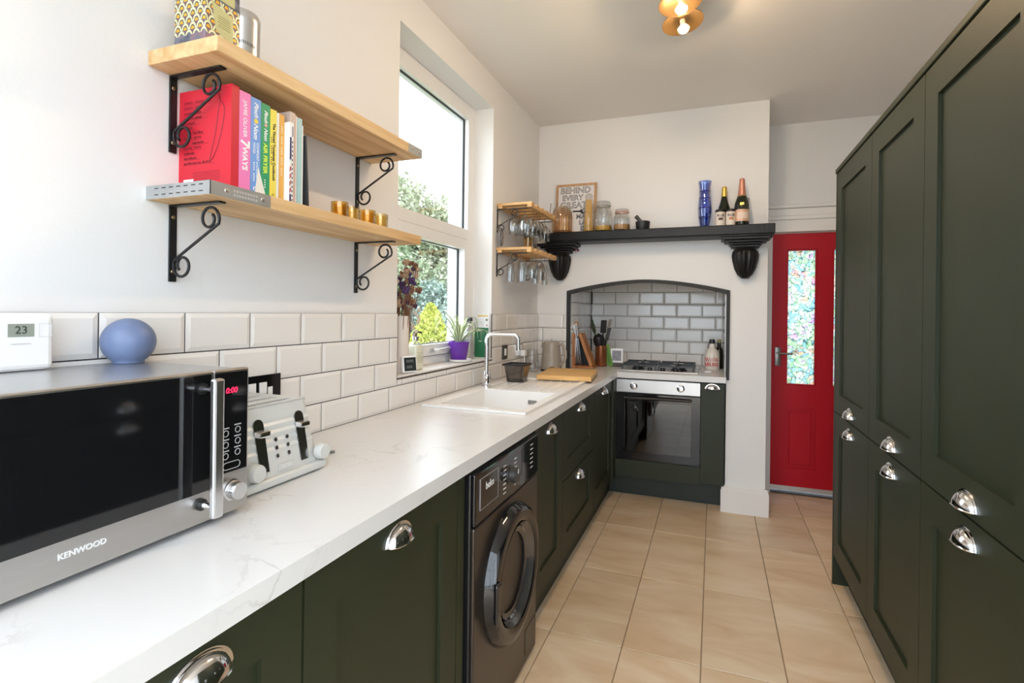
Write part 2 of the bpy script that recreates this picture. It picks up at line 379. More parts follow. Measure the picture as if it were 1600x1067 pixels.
# wall tiles -------------------------------------------------
P, RH = 0.2025, 0.1025
_tcache = {}
def metro(parent, axis, u0, u1, z0, z1, w, sgn):
    """one bevelled metro tile. axis X: u=y, face at x=w ; axis Y: u=x, face at y=w ; sgn = direction the face looks"""
    wdt, hgt = round(u1 - u0, 4), round(z1 - z0, 4)
    if wdt < 0.012 or hgt < 0.012: return
    key = (axis, wdt, hgt, sgn)
    if key not in _tcache:
        b = 0.0016; bv = min(0.012, wdt / 3, hgt / 3); m = MB(); L = []
        for ins, d in ((b, 0.0), (b, 0.004), (b + bv, 0.0075)):
            L.append([m.bm.verts.new((d * sgn, u, z) if axis == 'X' else (u, d * sgn, z)) for u, z in ((ins, ins), (wdt - ins, ins), (wdt - ins, hgt - ins), (ins, hgt - ins))])
        for A, B in zip(L, L[1:]):
            for k in range(4): m.bm.faces.new([A[k], A[(k + 1) % 4], B[(k + 1) % 4], B[k]])
        m.bm.faces.new(L[2]); m.bm.faces.new(L[0][::-1])
        _tcache[key] = m.mesh('wall_tile', TILE)
    link('wall_tile', _tcache[key], parent, Vector((w, u0, z0) if axis == 'X' else (u0, w, z0)))
def tile_rows(parent, axis, ulo, uhi, w, sgn, ztop, rows, u_of_row, zmin):
    for r in range(rows):
        z1 = ztop - r * RH; z0 = max(z1 - RH, zmin); s = u_of_row(r)
        k = math.floor((ulo - s) / P)
        while s + k * P < uhi:
            a, b = max(s + k * P, ulo), min(s + (k + 1) * P, uhi); k += 1
            yield a, b, z0, z1
ZT = 1.3119; Y0 = 0.7588
struct_grout = MB().box(0.0, 0.0050, -0.3, WY0, 0.88, ZT - 0.001).box(0.0, 0.0050, WY1, D, 0.88, ZT - 0.001).box(0.0, 0.0050, WY0, WY1, 0.88, WZ0).obj('grout', GROUT, wl)
for a, b, z0, z1 in tile_rows(wl, 'X', -0.25, D - 0.002, 0.0, 1, ZT, 4, lambda r: Y0 + (0.5 * P if r % 2 else 0), WT + 0.0005):
    # split around the window opening
    segs = [(a, b)]
    if z1 > WZ0:
        segs = [(a, min(b, WY0)), (max(a, WY1), b)]
    for (p, q) in segs:
        if q - p > 0.012: metro(wl, 'X', p, q, z0, z1, 0.002, 1)
    if z1 > WZ0 > z0:
        p, q = max(a, WY0), min(b, WY1)
        if q - p > 0.012: metro(wl, 'X', p, q, z0, WZ0 - 0.004, 0.002, 1)
MB().box(0.002, 0.236, D - 0.0050, D, 0.88, ZT - 0.001).obj('grout', GROUT, wc)
for r in range(4):
    z1 = ZT - r * RH; z0 = max(z1 - RH, WT + 0.0005); cut = 0.205 if r % 2 == 0 else 0.045
    metro(wc, 'Y', 0.006, cut, z0, z1, D - 0.002, -1); metro(wc, 'Y', cut, 0.232, z0, z1, D - 0.002, -1)
# recess back and sides
MB().box(NX0, NX1, DB - 0.0050, DB, 0.88, 1.64).obj('grout', GROUT, wc)
for a, b, z0, z1 in tile_rows(wc, 'Y', NX0 + 0.008, NX1 - 0.008, DB, -1, 1.405 + 2 * RH, 7, lambda r: 0.468 + (0 if r % 2 else 0.5 * P), WT + 0.0005):
    metro(wc, 'Y', a, b, z0, z1, DB - 0.002, -1)
for xw, sg in ((NX0, 1), (NX1, -1)):
    MB().box(min(xw, xw + 0.0050 * sg), max(xw, xw + 0.0050 * sg), D + 0.035, DB, 0.88, 1.64).obj('grout', GROUT, wc)
    for a, b, z0, z1 in tile_rows(wc, 'X', D + 0.036, DB - 0.010, xw, sg, 1.405 + 2 * RH, 7, lambda r: DB - 0.01 - (0.5 * P if r % 2 else P), WT + 0.0005):
        metro(wc, 'X', a, b, z0, z1, xw + 0.002 * sg, sg)

# window -----------------------------------------------------
FX0, FX1 = -0.195, -0.125
w1 = thing('window_1', 'white plastic framed window with a fixed upper pane and lower casement', 'window', (-0.16, (WY0 + WY1) / 2, WZ0), kind='structure')
GZ0, GZ1 = WZ0 + 0.012, WZ1
m = MB().cells('X', [WY0, WY0 + 0.085, WY1 - 0.085, WY1], [GZ0, 1.090, 1.752, 1.815, WZ1 - 0.085, GZ1], {(i, j) for i in range(3) for j in range(5)} - {(1, 1), (1, 3)}, FX0, FX1)
m.obj('frame', UPVC, w1)
m = MB().ring('X', WY0 + 0.088, WY1 - 0.088, 1.093, 1.749, 0.058, FX0 + 0.005, FX1 + 0.012); ca = m.obj('casement', UPVC, w1)
RUB = mat('black_gasket', (0.012, 0.012, 0.012), 0.7)
MB().ring('X', WY0 + 0.145, WY1 - 0.145, 1.150, 1.692, 0.004, -0.164, -0.150).obj('gasket', RUB, ca)
MB().ring('X', WY0 + 0.084, WY1 - 0.084, 1.814, WZ1 - 0.084, 0.004, -0.164, -0.150).obj('gasket', RUB, w1)
MB().ring('X', WY0 + 0.084, WY1 - 0.084, 1.089, 1.753, 0.005, FX0 + 0.01, FX1 + 0.002).obj('gasket', RUB, w1)
MB().box(-0.160, -0.154, WY0 + 0.148, WY1 - 0.148, 1.152, 1.690).obj('pane', PANE, ca)
MB().box(-0.160, -0.154, WY0 + 0.086, WY1 - 0.086, 1.816, WZ1 - 0.086).obj('pane', PANE, w1)
m = MB().box(FX1 + 0.012, FX1 + 0.020, 2.40, 2.47, 1.108, 1.130, 0.003); m.tube([(FX1 + 0.022, 2.44, 1.119), (FX1 + 0.045, 2.45, 1.119), (FX1 + 0.05, 2.48, 1.121), (FX1 + 0.05, 2.56, 1.128)], 0.008, 8)
m.obj('window_handle', mat('handle_white_metal', (0.7, 0.7, 0.7), 0.25, 0.6), ca)
m = MB().box(FX1 - 0.03, 0.006, WY0 + 0.002, WY1 - 0.002, WZ0, WZ0 + 0.010, 0.002); m.obj('window_sill', GLOSSW, w1)
MB().box(0.0, 0.009, WY0 - 0.004, WY1 + 0.004, WZ0 - 0.005, WZ0 + 0.001).box(0.0, 0.006, WY0 - 0.004, WY0 + 0.001, WZ0, ZT).box(0.0, 0.006, WY1 - 0.001, WY1 + 0.004, WZ0, ZT).obj('sill_edge_strip', mat('dark_sill_edge', (0.07, 0.045, 0.035), 0.6), w1)

# unseen glazed garden room, added behind the camera to let in sky light
d2 = thing('added_garden_room', 'white framed glazed walls and roof of the added, unseen garden room', 'window', (1.2, -1.8, 0), kind='structure')
CY0, CY1, RZ = -3.25, -0.36, 2.40
def roof_z(y): return RZ + (2.80 - RZ) * (y - CY0) / (CY1 - CY0)
m = MB()
for k in range(5):
    x = -0.27 + k * 0.71
    m.box(x - 0.03, x + 0.03, CY0, CY0 + 0.06, 0.0, RZ); m.tube([(x, CY0, RZ), (x, CY1, 2.80)], 0.03, 4)
for x in (-0.27, 2.57):
    for y in (-2.30, -1.35): m.box(x - 0.03, x + 0.03, y - 0.03, y + 0.03, 0.0, roof_z(y))
    m.box(x - 0.03, x + 0.03, CY0, CY1, 0.0, 0.08)
m.box(-0.3, 2.6, CY0, CY0 + 0.06, RZ - 0.06, RZ); m.box(-0.3, 2.6, CY0, CY0 + 0.06, 0.0, 0.08)
m.obj('frame', UPVC, d2)
MB().box(-0.27, 2.57, CY0 + 0.027, CY0 + 0.033, 0.08, RZ - 0.06).obj('pane', PANE, d2)
for x in (-0.273, 2.567): MB().prism([(CY0, 0.08), (CY1, 0.08), (CY1, 2.80), (CY0, RZ)], 'X', x, x + 0.006).obj('pane', PANE, d2)
MB().prism([(CY0, RZ + 0.030), (CY1, 2.83), (CY1, 2.836), (CY0, RZ + 0.036)], 'X', -0.27, 2.57).obj('pane', PANE, d2)

# red door ---------------------------------------------------
DX0, DX1, DY = 1.672, 2.368, 4.44
d1 = thing('door_1', 'red painted panel door with two tall stained-glass lights', 'door', ((DX0 + DX1) / 2, DY, 0.0), kind='structure')
us = [DX0, 1.770, 1.970, 2.070, 2.270, DX1]; vz = [0.022, 0.185, 0.625, 0.805, 1.820, 1.938]
holes = {(1, 1), (3, 1), (1, 3), (3, 3)}
MB().cells('Y', us, vz, {(i, j) for i in range(5) for j in range(5)} - holes, DY, DY + 0.045).obj('door_leaf', RED, d1)
for x0 in (1.770, 2.070):
    m = MB().box(x0, x0 + 0.2, DY + 0.012, DY + 0.035, 0.185, 0.625); m.box(x0 + 0.028, x0 + 0.172, DY + 0.004, DY + 0.02, 0.213, 0.597, 0.004); m.obj('door_panel', RED, d1)
    MB().ring('Y', x0 + 0.0005, x0 + 0.1995, 0.8055, 1.8195, 0.010, DY + 0.008, DY + 0.04).obj('bead', RED, d1)
    MB().box(x0 + 0.01, x0 + 0.19, DY + 0.02, DY + 0.026, 0.815, 1.81).obj('stained_pane', STAINED, d1)['label'] = 'floral stained glass in pastel colours'
m = MB().box(1.695, 1.735, DY - 0.006, DY, 0.945, 1.085, 0.002); m.cyl((1.713, DY - 0.006, 1.040), (1.713, DY - 0.045, 1.040), 0.009, 12); m.tube([(1.713, DY - 0.045, 1.04), (1.74, DY - 0.05, 1.041), (1.81, DY - 0.048, 1.040)], 0.008, 8)
m.obj('door_handle', mat('aged_pewter', (0.25, 0.24, 0.23), 0.35, 1.0), d1, smooth=True)
MB().box(DX0, DX1, DY - 0.010, DY, 0.022, 0.052).obj('draught_strip', mat('strip_metal', (0.6, 0.58, 0.55), 0.4, 0.5), d1)
struct(MB().box(1.668, 2.372, YB, 4.75, -0.005, 0.010).obj('trim_4', mat('dark_threshold', (0.05, 0.04, 0.035), 0.6)), 'dark threshold strip under the red door', 'trim')

# ================================================================ GARDEN
GRASS = mat('garden_grass', (0.14, 0.16, 0.09), 0.9, vary=0.4, scale=3)
g = tag(MB().box(-40, 40, -40, 40, -0.30, -0.20).obj('garden_ground', GRASS), 'green lawn outside the kitchen window', 'lawn', kind='structure')
struct(MB().box(-7, 9, -13, -3.32, -0.20, -0.12).obj('reflector', mat('pale_reflector_stone', (0.56, 0.54, 0.50), 0.85, vary=0.1, scale=2)), 'added unseen pale stone patio outside the garden room', 'reflector')  # unseen paving, added pale to bounce sky light up to the ceiling
def leaf_mat(name, c1, c2):
    m = bpy.data.materials.new(name); m.use_nodes = True; nt = m.node_tree; b = nt.nodes['Principled BSDF']
    gi = nt.nodes.new('ShaderNodeNewGeometry'); nt.links.new(ramp(nt, gi.outputs['Random Per Island'], [(0.1, c1), (0.9, c2)]), b.inputs['Base Color'])
    b.inputs['Roughness'].default_value = 0.6
    return m
def tree(name, label, c, rad, n, ls, lm, trunk=0.06, cone=False, clumps=14, group=None):
    rt = thing(name, label, 'bush' if trunk < 0.05 else 'tree', (c[0], c[1], -0.2), group)
    rnd = random.Random(hash(label) % 1000 if False else len(label) * 31)
    V, F = [], []
    cl = []
    for _ in range(clumps):
        while True:
            q = Vector((rnd.uniform(-1, 1), rnd.uniform(-1, 1), rnd.uniform(-1, 1)))
            if q.length < 1: break
        cl.append(q * 0.75)
    for _ in range(n):
        if cone:
            h = rnd.random() ** 1.4; a = rnd.uniform(0, 2 * PI); rr = (1 - h) ** 0.7 * rnd.uniform(0.75, 1.05)
            p = Vector((rad[0] * rr * math.cos(a), rad[1] * rr * math.sin(a), rad[2] * (2 * h - 1)))
        else:
            k = rnd.choice(cl); q = Vector((rnd.gauss(0, 1), rnd.gauss(0, 1), rnd.gauss(0, 1))).normalized() * rnd.uniform(0.24, 0.36)
            p = Vector(((k.x + q.x) * rad[0], (k.y + q.y) * rad[1], (k.z + q.z) * rad[2]))
        p += Vector(c) - Vector((c[0], c[1], -0.2))
        d = Vector((rnd.gauss(0, 1), rnd.gauss(0, 1), rnd.gauss(0, 1) + (0.8 if cone else -0.2))).normalized(); s = d.orthogonal().normalized()
        s = Matrix.Rotation(rnd.uniform(0, 6.28), 3, d) @ s
        L = ls * rnd.uniform(0.7, 1.3); i = len(V)
        V += [p - s * L * 0.22, p + d * L * 0.5 - s * L * 0.3, p + d * L, p + d * L * 0.5 + s * L * 0.3]; F.append((i, i + 1, i + 2, i + 3))
    me = bpy.data.meshes.new('foliage'); me.from_pydata(V, [], F); me.materials.append(lm)
    fo = link('foliage', me, rt); fo['kind'] = 'stuff'
    MB().cyl((c[0], c[1], -0.21), (c[0], c[1], c[2]), trunk, 10, trunk * 0.5).obj('trunk', mat('bark', (0.10, 0.07, 0.05), 0.9, vary=0.4), rt)
    return rt
tree('golden_shrub', 'bright lime-yellow conifer bush outside the window behind the soap bottle', (-2.6, 6.80, 0.58), (0.62, 0.62, 0.82), 14000, 0.06, leaf_mat('lime_leaves', (0.40, 0.44, 0.04), (0.66, 0.66, 0.16)), 0.035, True)
tree('blue_green_shrub', 'blue-green rounded shrub rising behind the lime-yellow bush', (-4.0, 9.4, 0.75), (1.0, 1.5, 1.15), 20000, 0.085, leaf_mat('blue_leaves', (0.09, 0.15, 0.11), (0.36, 0.45, 0.38)), 0.045, clumps=22)
tree('pale_tree', 'tall pale-green feathery tree filling the upper part of the window view', (-8.2, 16.0, 2.9), (2.9, 4.4, 3.0), 60000, 0.17, leaf_mat('pale_leaves', (0.22, 0.27, 0.14), (0.58, 0.60, 0.44)), 0.14, clumps=34)
tree('dark_tree', 'dark-green leafy tree seen through the window beside the dried flowers', (-6.3, 11.6, 1.5), (1.2, 1.5, 1.6), 22000, 0.11, leaf_mat('dark_leaves', (0.10, 0.16, 0.07), (0.38, 0.45, 0.26)), 0.11, clumps=24)

# ================================================================ CABINETS
def shaker(name, axis, u0, u1, z0, z1, w, sgn, parent, frame=0.088, t=0.020, rec=0.009):
    """shaker door whose outer face is at w, looking along sgn"""
    b = w - t * sgn; pf = w - rec * sgn
    m = MB().ring(axis, u0, u1, z0, z1, frame, min(b, w), max(b, w))
    lo, hi = min(b, pf), max(b, pf)
    if axis == 'X': m.box(lo, hi, u0 + frame - 0.001, u1 - frame + 0.001, z0 + frame - 0.001, z1 - frame + 0.001)
    else: m.box(u0 + frame - 0.001, u1 - frame + 0.001, lo, hi, z0 + frame - 0.001, z1 - frame + 0.001)
    return m.obj(name, GREEN, parent)
def cup_handle(parent, at, n, A=0.047, B=0.036, C=0.026):
    """chrome cup pull; at = middle of its straight lower edge on the door face, n = outward direction"""
    n = Vector(n); u = ZR.cross(n); m = MB(); NA, NB = 20, 8; at = Vector(at)
    def pt(a, b, s=1.0, o=0.0):
        return at + u * (A * s * math.cos(a)) + ZR * (B * s * math.sin(a) * math.cos(b)) + n * (C * s * math.sin(a) * math.sin(b) + o)
    for s in (1.0, 0.93):
        G = [[m.bm.verts.new(pt(PI * i / NA, PI / 2 * j / NB, s, 0.002)) for j in range(NB + 1)] for i in range(NA + 1)]
        for i in range(NA):
            for j in range(NB): m.bm.faces.new([G[i][j], G[i + 1][j], G[i + 1][j + 1], G[i][j + 1]])
        if s == 1.0: G0 = G
    for i in range(NA): m.bm.faces.new([G0[i][NB], G0[i + 1][NB], G[i + 1][NB], G[i][NB]])
    # stepped flange against the door
    for s0, s1, o in ((0.95, 1.16, 0.0025), (0.95, 1.08, 0.005)):
        R = [[m.bm.verts.new(pt(PI * i / NA, 0, s, oo)) for s, oo in ((s0, o), (s1, o), (s1, 0.0))] for i in range(NA + 1)]
        for i in range(NA):
            for j in range(2): m.bm.faces.new([R[i][j], R[i + 1][j], R[i + 1][j + 1], R[i][j + 1]])
    m.tube([pt(PI * i / NA, PI / 2, 1.0, 0.002) for i in range(NA + 1)], 0.0022, 6)
    bmesh.ops.remove_doubles(m.bm, verts=m.bm.verts, dist=0.00005)
    return m.obj('handle', CHROME, parent, smooth=True)

FXD = 0.600   # face of the left base doors
def base_unit(name, label, y0, y1, fronts, low=None):
    rt = thing(name, label, 'cabinet', (0.3, (y0 + y1) / 2, 0.0), 'green base units under the long worktop')
    sides = low or (WBOT - 0.001, WBOT - 0.001)       # open-topped carcass; sides drop where the sink bowl passes
    m = MB().box(0.02, FXD - 0.022, y0 + 0.001, y0 + 0.019, 0.15, sides[0]); m.box(0.02, FXD - 0.022, y1 - 0.019, y1 - 0.001, 0.15, sides[1])
    m.box(0.02, 0.032, y0 + 0.019, y1 - 0.019, 0.15, WBOT - 0.001); m.box(0.032, FXD - 0.022, y0 + 0.019, y1 - 0.019, 0.15, 0.168)
    m.obj('body', PLINTHG, rt)
    for (z0, z1, hz) in fronts:
        d = shaker('drawer_front' if len(fronts) > 1 else 'door', 'X', y0 + 0.002, y1 - 0.002, z0, z1, FXD, 1, rt)
        cup_handle(d, (FXD, (y0 + y1) / 2, hz), (1, 0, 0))
    return rt
ZTOPD = 0.858
base_unit('base_cabinet', 'narrow dark green base cabinet under the microwave end of the worktop', 0.335, 0.733, [(0.155, ZTOPD, 0.803)])
base_unit('base_cabinet', 'wide dark green shaker base cabinet beside the washing machine', 0.735, 1.327, [(0.155, ZTOPD, 0.803)])
tag(MB().box(0.02, FXD, 1.330, 1.372, 0.0005, WBOT - 0.001).obj('end_panel', GREEN, origin=(0.3, 1.35, 0)), 'slim green end panel between base cabinet and washing machine', 'panel')
base_unit('base_cabinet', 'dark green shaker base cabinet between washing machine and drawers', 2.012, 2.438, [(0.155, ZTOPD, 0.803)], (0.68, 0.68))
base_unit('drawer_unit', 'dark green two-drawer pan unit under the draining board', 2.440, 3.116, [(0.518, ZTOPD, 0.808), (0.155, 0.512, 0.452)], (0.68, 0.86))
base_unit('base_cabinet', 'dark green corner base cabinet next to the oven', 3.118, 3.720, [(0.155, ZTOPD, 0.808)])
tag(MB().box(0.02, 0.545, 0.335, 1.328, 0.0, 0.149).obj('plinth', PLINTHG, origin=(0.3, 0.85, 0)), 'dark green plinth under the base cabinets beside the microwave', 'plinth')
tag(MB().box(0.02, 0.545, 2.012, 3.96, 0.0, 0.149).obj('plinth', PLINTHG, origin=(0.3, 3.0, 0)), 'dark green plinth under the sink run of base cabinets', 'plinth')
tag(MB().box(0.547, 1.340, 3.955, 3.975, 0.0, 0.160).obj('plinth', PLINTHG, origin=(0.95, 3.965, 0)), 'dark green plinth under the oven', 'plinth')
tag(MB().box(0.560, 0.612, 3.724, 3.838, 0.15, WBOT - 0.001).obj('corner_post', GREEN, origin=(0.58, 3.78, 0.15)), 'dark green corner filler post left of the oven', 'panel')
# narrow unit right of oven
rt = thing('base_cabinet', 'slim dark green cabinet between the oven and the chimney pier', 'cabinet', (1.26, 4.1, 0.0))
MB().box(1.188, 1.338, 3.842, 4.5, 0.165, WBOT - 0.001).obj('body', PLINTHG, rt)
d = MB().box(1.186, 1.334, 3.820, 3.841, 0.175, ZTOPD, 0.001).obj('door', GREEN, rt)
cup_handle(d, (1.258, 3.820, 0.822), (0, -1, 0), 0.040, 0.030, 0.024)
# strip under oven
# tall cabinets
RX = 1.826
def tall(label, y0, y1, endpanel=False):
    rt = thing('tall_cabinet', label, 'cabinet', (2.1, (y0 + y1) / 2, 0.0), 'tall green larder cabinets')
    MB().box(RX + 0.022, 2.445, y0 + 0.001, y1 - 0.001, 0.12, 2.035).obj('body', PLINTHG, rt)
    MB().box(RX + 0.065, RX + 0.085, y0, y1 - (0.02 if endpanel else 0), 0.0, 0.135).obj('plinth', PLINTHG, rt)
    MB().box(RX - 0.006, 2.445, y0, y1 + (0.022 if endpanel else 0), 2.030, 2.052, 0.003).obj('cornice', GREEN, rt)
    if endpanel: MB().box(RX - 0.001, 2.445, y1, y1 + 0.020, 0.0, 2.030).obj('end_panel', GREEN, rt)
    for (z0, z1, hz) in ((0.856, 2.026, 0.876), (0.150, 0.851, 0.788)):
        d = shaker('upper_door' if z0 > 0.5 else 'lower_door', 'X', y0 + 0.0018, y1 - 0.0018, z0, z1, RX, -1, rt, 0.092, 0.022, 0.010)
        cup_handle(d, (RX, (y0 + y1) / 2, hz), (-1, 0, 0))
    return rt
tall('tall green larder cabinet with the end panel next to the red door', 2.403, 3.014, True)
tall('tall green larder cabinet, second along from the red door', 1.852, 2.403)
tall('tall green larder cabinet, third along from the red door', 1.250, 1.852)
tall('tall green larder cabinet, fourth along from the red door', 0.648, 1.250)

# worktop ----------------------------------------------------
SX0, SX1, SY0, SY1 = 0.075, 0.555, 2.022, 3.150      # sink outline
BX0, BX1, BY0, BY1 = 0.135, 0.520, 2.075, 2.560      # bowl
xs = [0.003, BX0 - 0.012, NX0 + 0.003, BX1 + 0.012, 0.6216, 1.343]; ys = [-0.25, BY0 - 0.012, BY1 + 0.012, 3.800, D - 0.003, DB - 0.003]
fill = {(i, j) for i in range(4) for j in range(3)} - {(1, 1), (2, 1)} | {(i, 3) for i in range(5)} | {(i, 4) for i in (2, 3, 4)}
m = MB().cells('Z', xs, ys, fill, WBOT, WT)
es = [e for e in m.bm.edges if len(e.link_faces) == 2 and e.calc_face_angle(0) > 1.0 and all(v.co.z > WT - 0.001 for v in e.verts) and (all(abs(v.co.x - 0.6216) < 1e-4 for v in e.verts) or all(abs(v.co.y - 3.8) < 1e-4 for v in e.verts))]
bmesh.ops.bevel(m.bm, geom=es, offset=0.003, segments=2, affect='EDGES')
tag(m.obj('worktop', WORKTOP, origin=(0.3, 1.5, WBOT)), 'long white marbled L-shaped kitchen worktop', 'worktop')
# sink
t_ = 0.008
sk = thing('kitchen_sink', 'white inset kitchen sink with bowl and drainer set in the worktop', 'sink', (0.31, 2.58, WT))
m = MB().cells('Z', [SX0, BX0 - t_, BX1 + t_, SX1], [SY0, BY0 - t_, BY1 + t_, 2.60, SY1], {(i, j) for i in range(3) for j in range(4)} - {(1, 1), (1, 3)}, WT + 0.0005, WT + 0.011)
m.box(BX0 - 0.004, BX1 + 0.004, 2.60, SY1 - 0.03, WT + 0.0005, WT + 0.004)
m.box(BX0, BX1, SY1 - 0.035, SY1, WT + 0.0005, WT + 0.011)
for k in range(6): m.box(0.18 + k * 0.056, 0.19 + k * 0.056, 2.64, 3.08, WT + 0.003, WT + 0.007, 0.002)
m.obj('rim_and_drainer', CERAM, sk)
m = MB(); t = 0.008
m.box(BX0 - t, BX0, BY0 - t, BY1 + t, WT - 0.20, WT + 0.0103); m.box(BX1, BX1 + t, BY0 - t, BY1 + t, WT - 0.20, WT + 0.0103)
m.box(BX0, BX1, BY0 - t, BY0, WT - 0.20, WT + 0.0103); m.box(BX0, BX1, BY1, BY1 + t, WT - 0.20, WT + 0.0103); m.box(BX0 - t, BX1 + t, BY0 - t, BY1 + t, WT - 0.208, WT - 0.20)
bw = m.obj('bowl', CERAM, sk)
m = MB().ring('Y', 0.380, 0.428, WT - 0.052, WT - 0.030, 0.003, BY1 - 0.004, BY1); m.obj('overflow_surround', CHROME, bw)
MB().box(0.383, 0.425, BY1 - 0.002, BY1 - 0.0005, WT - 0.049, WT - 0.033).obj('overflow_grille', mat('grey_grille', (0.22, 0.22, 0.22), 0.4), bw)
# tap
tp = thing('mixer_tap', 'tall chrome square-necked mixer tap on the sink', 'tap', (0.105, 2.655, WT + 0.011))
bx, by, bz = 0.105, 2.655, WT + 0.011
MB().lathe([(0, 0), (0.027, 0), (0.027, 0.006), (0.022, 0.010), (0.022, 0.055), (0.017, 0.062), (0, 0.062)], (bx, by, bz), 24).obj('tap_base', CHROME, tp, smooth=True)
pts = [(bx, by, bz + 0.05), (bx, by, bz + 0.255)] + [(bx + 0.028 * (1 - math.cos(a)), by + 0.010 * (1 - math.cos(a)), bz + 0.255 + 0.030 * math.sin(a)) for a in (0.3, 0.6, 0.9, 1.2, 1.57)]
pts += [(bx + 0.13, by + 0.05, bz + 0.285)] + [(bx + 0.13 + 0.03 * math.sin(a), by + 0.05 + 0.012 * math.sin(a), bz + 0.285 - 0.03 * (1 - math.cos(a))) for a in (0.4, 0.8, 1.2, 1.57)] + [(bx + 0.162, by + 0.063, bz + 0.20)]
MB().tube(pts, 0.0115, 14).obj('spout', CHROME, tp, smooth=True)
for s, nm in ((-1, 'lever'), (1, 'lever')):
    m = MB().cyl((bx, by + s * 0.018, bz + 0.036), (bx, by + s * 0.040, bz + 0.036), 0.014, 16); m.box(bx - 0.006, bx + 0.006, by + s * 0.031 - 0.006, by + s * 0.031 + 0.006, bz + 0.04, bz + 0.085, 0.002)
    m.obj('lever', CHROME, tp, smooth=True)

# ================================================================ APPLIANCES
# washing machine
wx, wy0, wy1 = 0.620, 1.398, 1.990
WMG = mat('dark_manhattan_grey', (0.075, 0.062, 0.052), 0.28, 0.75)
wm = thing('washing_machine', 'dark grey washing machine with a black porthole door under the worktop', 'washing machine', (0.33, 1.694, 0.0))
m = MB().box(0.05, wx - 0.012, wy0, wy1, 0.012, 0.848, 0.006); m.obj('body', mat('black_machine_body', (0.010, 0.010, 0.011), 0.3), wm)
for yy in (wy0 + 0.05, wy1 - 0.05):
    for xx in (0.10, wx - 0.07): MB().cyl((xx, yy, 0), (xx, yy, 0.014), 0.02, 12).obj('foot', BLACKP, wm)
MB().box(wx - 0.014, wx, wy0 + 0.001, wy1 - 0.001, 0.015, 0.690, 0.005).obj('front_panel', WMG, wm)
cp = MB().box(wx - 0.014, wx + 0.001, wy0 + 0.001, wy1 - 0.001, 0.694, 0.847, 0.005).obj('control_panel', BLACKG, wm)
dr = MB().box(wx + 0.001, wx + 0.0035, wy0 + 0.035, wy0 + 0.170, 0.735, 0.825, 0.001).obj('detergent_drawer', BLACKG, cp)
MB().ring('X', wy0 + 0.033, wy0 + 0.172, 0.733, 0.827, 0.002, wx + 0.001, wx + 0.0042).obj('drawer_outline', mat('grey_line', (0.25, 0.22, 0.22), 0.4), cp)
LW = mat('white_print', (0.85, 0.85, 0.85), 0.5)
text('lettering', 'beko', 0.032, (wx + 0.0036, wy0 + 0.105, 0.795), YR, ZR, LW, cp, offset=0.0004)
m = MB().lathe([(0.032, 0.0), (0.032, 0.004), (0.026, 0.006), (0.026, 0.026), (0.023, 0.029), (0, 0.029)], (wx + 0.001, wy0 + 0.285, 0.770), 28, 'X'); kn = m.obj('programme_dial', mat('dial_grey', (0.10, 0.10, 0.10), 0.3, 0.7), cp, smooth=True)
MB().box(wx + 0.0305, wx + 0.0315, wy0 + 0.283, wy0 + 0.287, 0.778, 0.792).obj('dial_mark', LW, kn)
m = MB()
for side in (-1, 1):
    for k in range(7): m.box(wx + 0.001, wx + 0.0016, wy0 + 0.285 + side * 0.05 - 0.012, wy0 + 0.285 + side * 0.05 + 0.012, 0.722 + k * 0.015, 0.725 + k * 0.015)
m.obj('programme_print', LW, cp)['kind'] = 'stuff'
MB().box(wx + 0.001, wx + 0.002, wy0 + 0.40, wy0 + 0.47, 0.735, 0.825).obj('display', mat('display_black', (0.004, 0.004, 0.005), 0.05), cp)
m = MB()
for k in range(6): m.box(wx + 0.001, wx + 0.0016, wy0 + 0.495, wy0 + 0.525, 0.735 + k * 0.017, 0.738 + k * 0.017)
m.obj('button_print', LW, cp)['kind'] = 'stuff'
pc = (wx, 1.700, 0.435)
pd = MB().lathe([(0.150, 0.012), (0.168, 0.030), (0.190, 0.038), (0.215, 0.032), (0.228, 0.012), (0.230, 0.0)], pc, 56, 'X').obj('porthole_door', BLACKG, wm, smooth=True)
MB().lathe([(0.128, 0.006), (0.150, 0.012), (0.158, 0.022), (0.166, 0.031)], pc, 56, 'X').obj('inner_ring', mat('porthole_grey_ring', (0.16, 0.15, 0.14), 0.2, 0.8), pd, smooth=True)
MB().lathe([(0, -0.050), (0.06, -0.048), (0.105, -0.035), (0.132, 0.000), (0.148, 0.016)], pc, 48, 'X').obj('porthole_glass', mat('dark_porthole_glass', (0.03, 0.03, 0.032), 0.03, 0.0, spec=1.0, coat=1.0), pd, smooth=True)
MB().box(wx + 0.030, wx + 0.044, 1.700 - 0.222, 1.700 - 0.186, 0.375, 0.495, 0.006).obj('door_grip', BLACKG, pd)
MB().box(wx, wx + 0.0015, wy1 - 0.13, wy1 - 0.01, 0.05, 0.14).obj('filter_flap', WMG, wm)

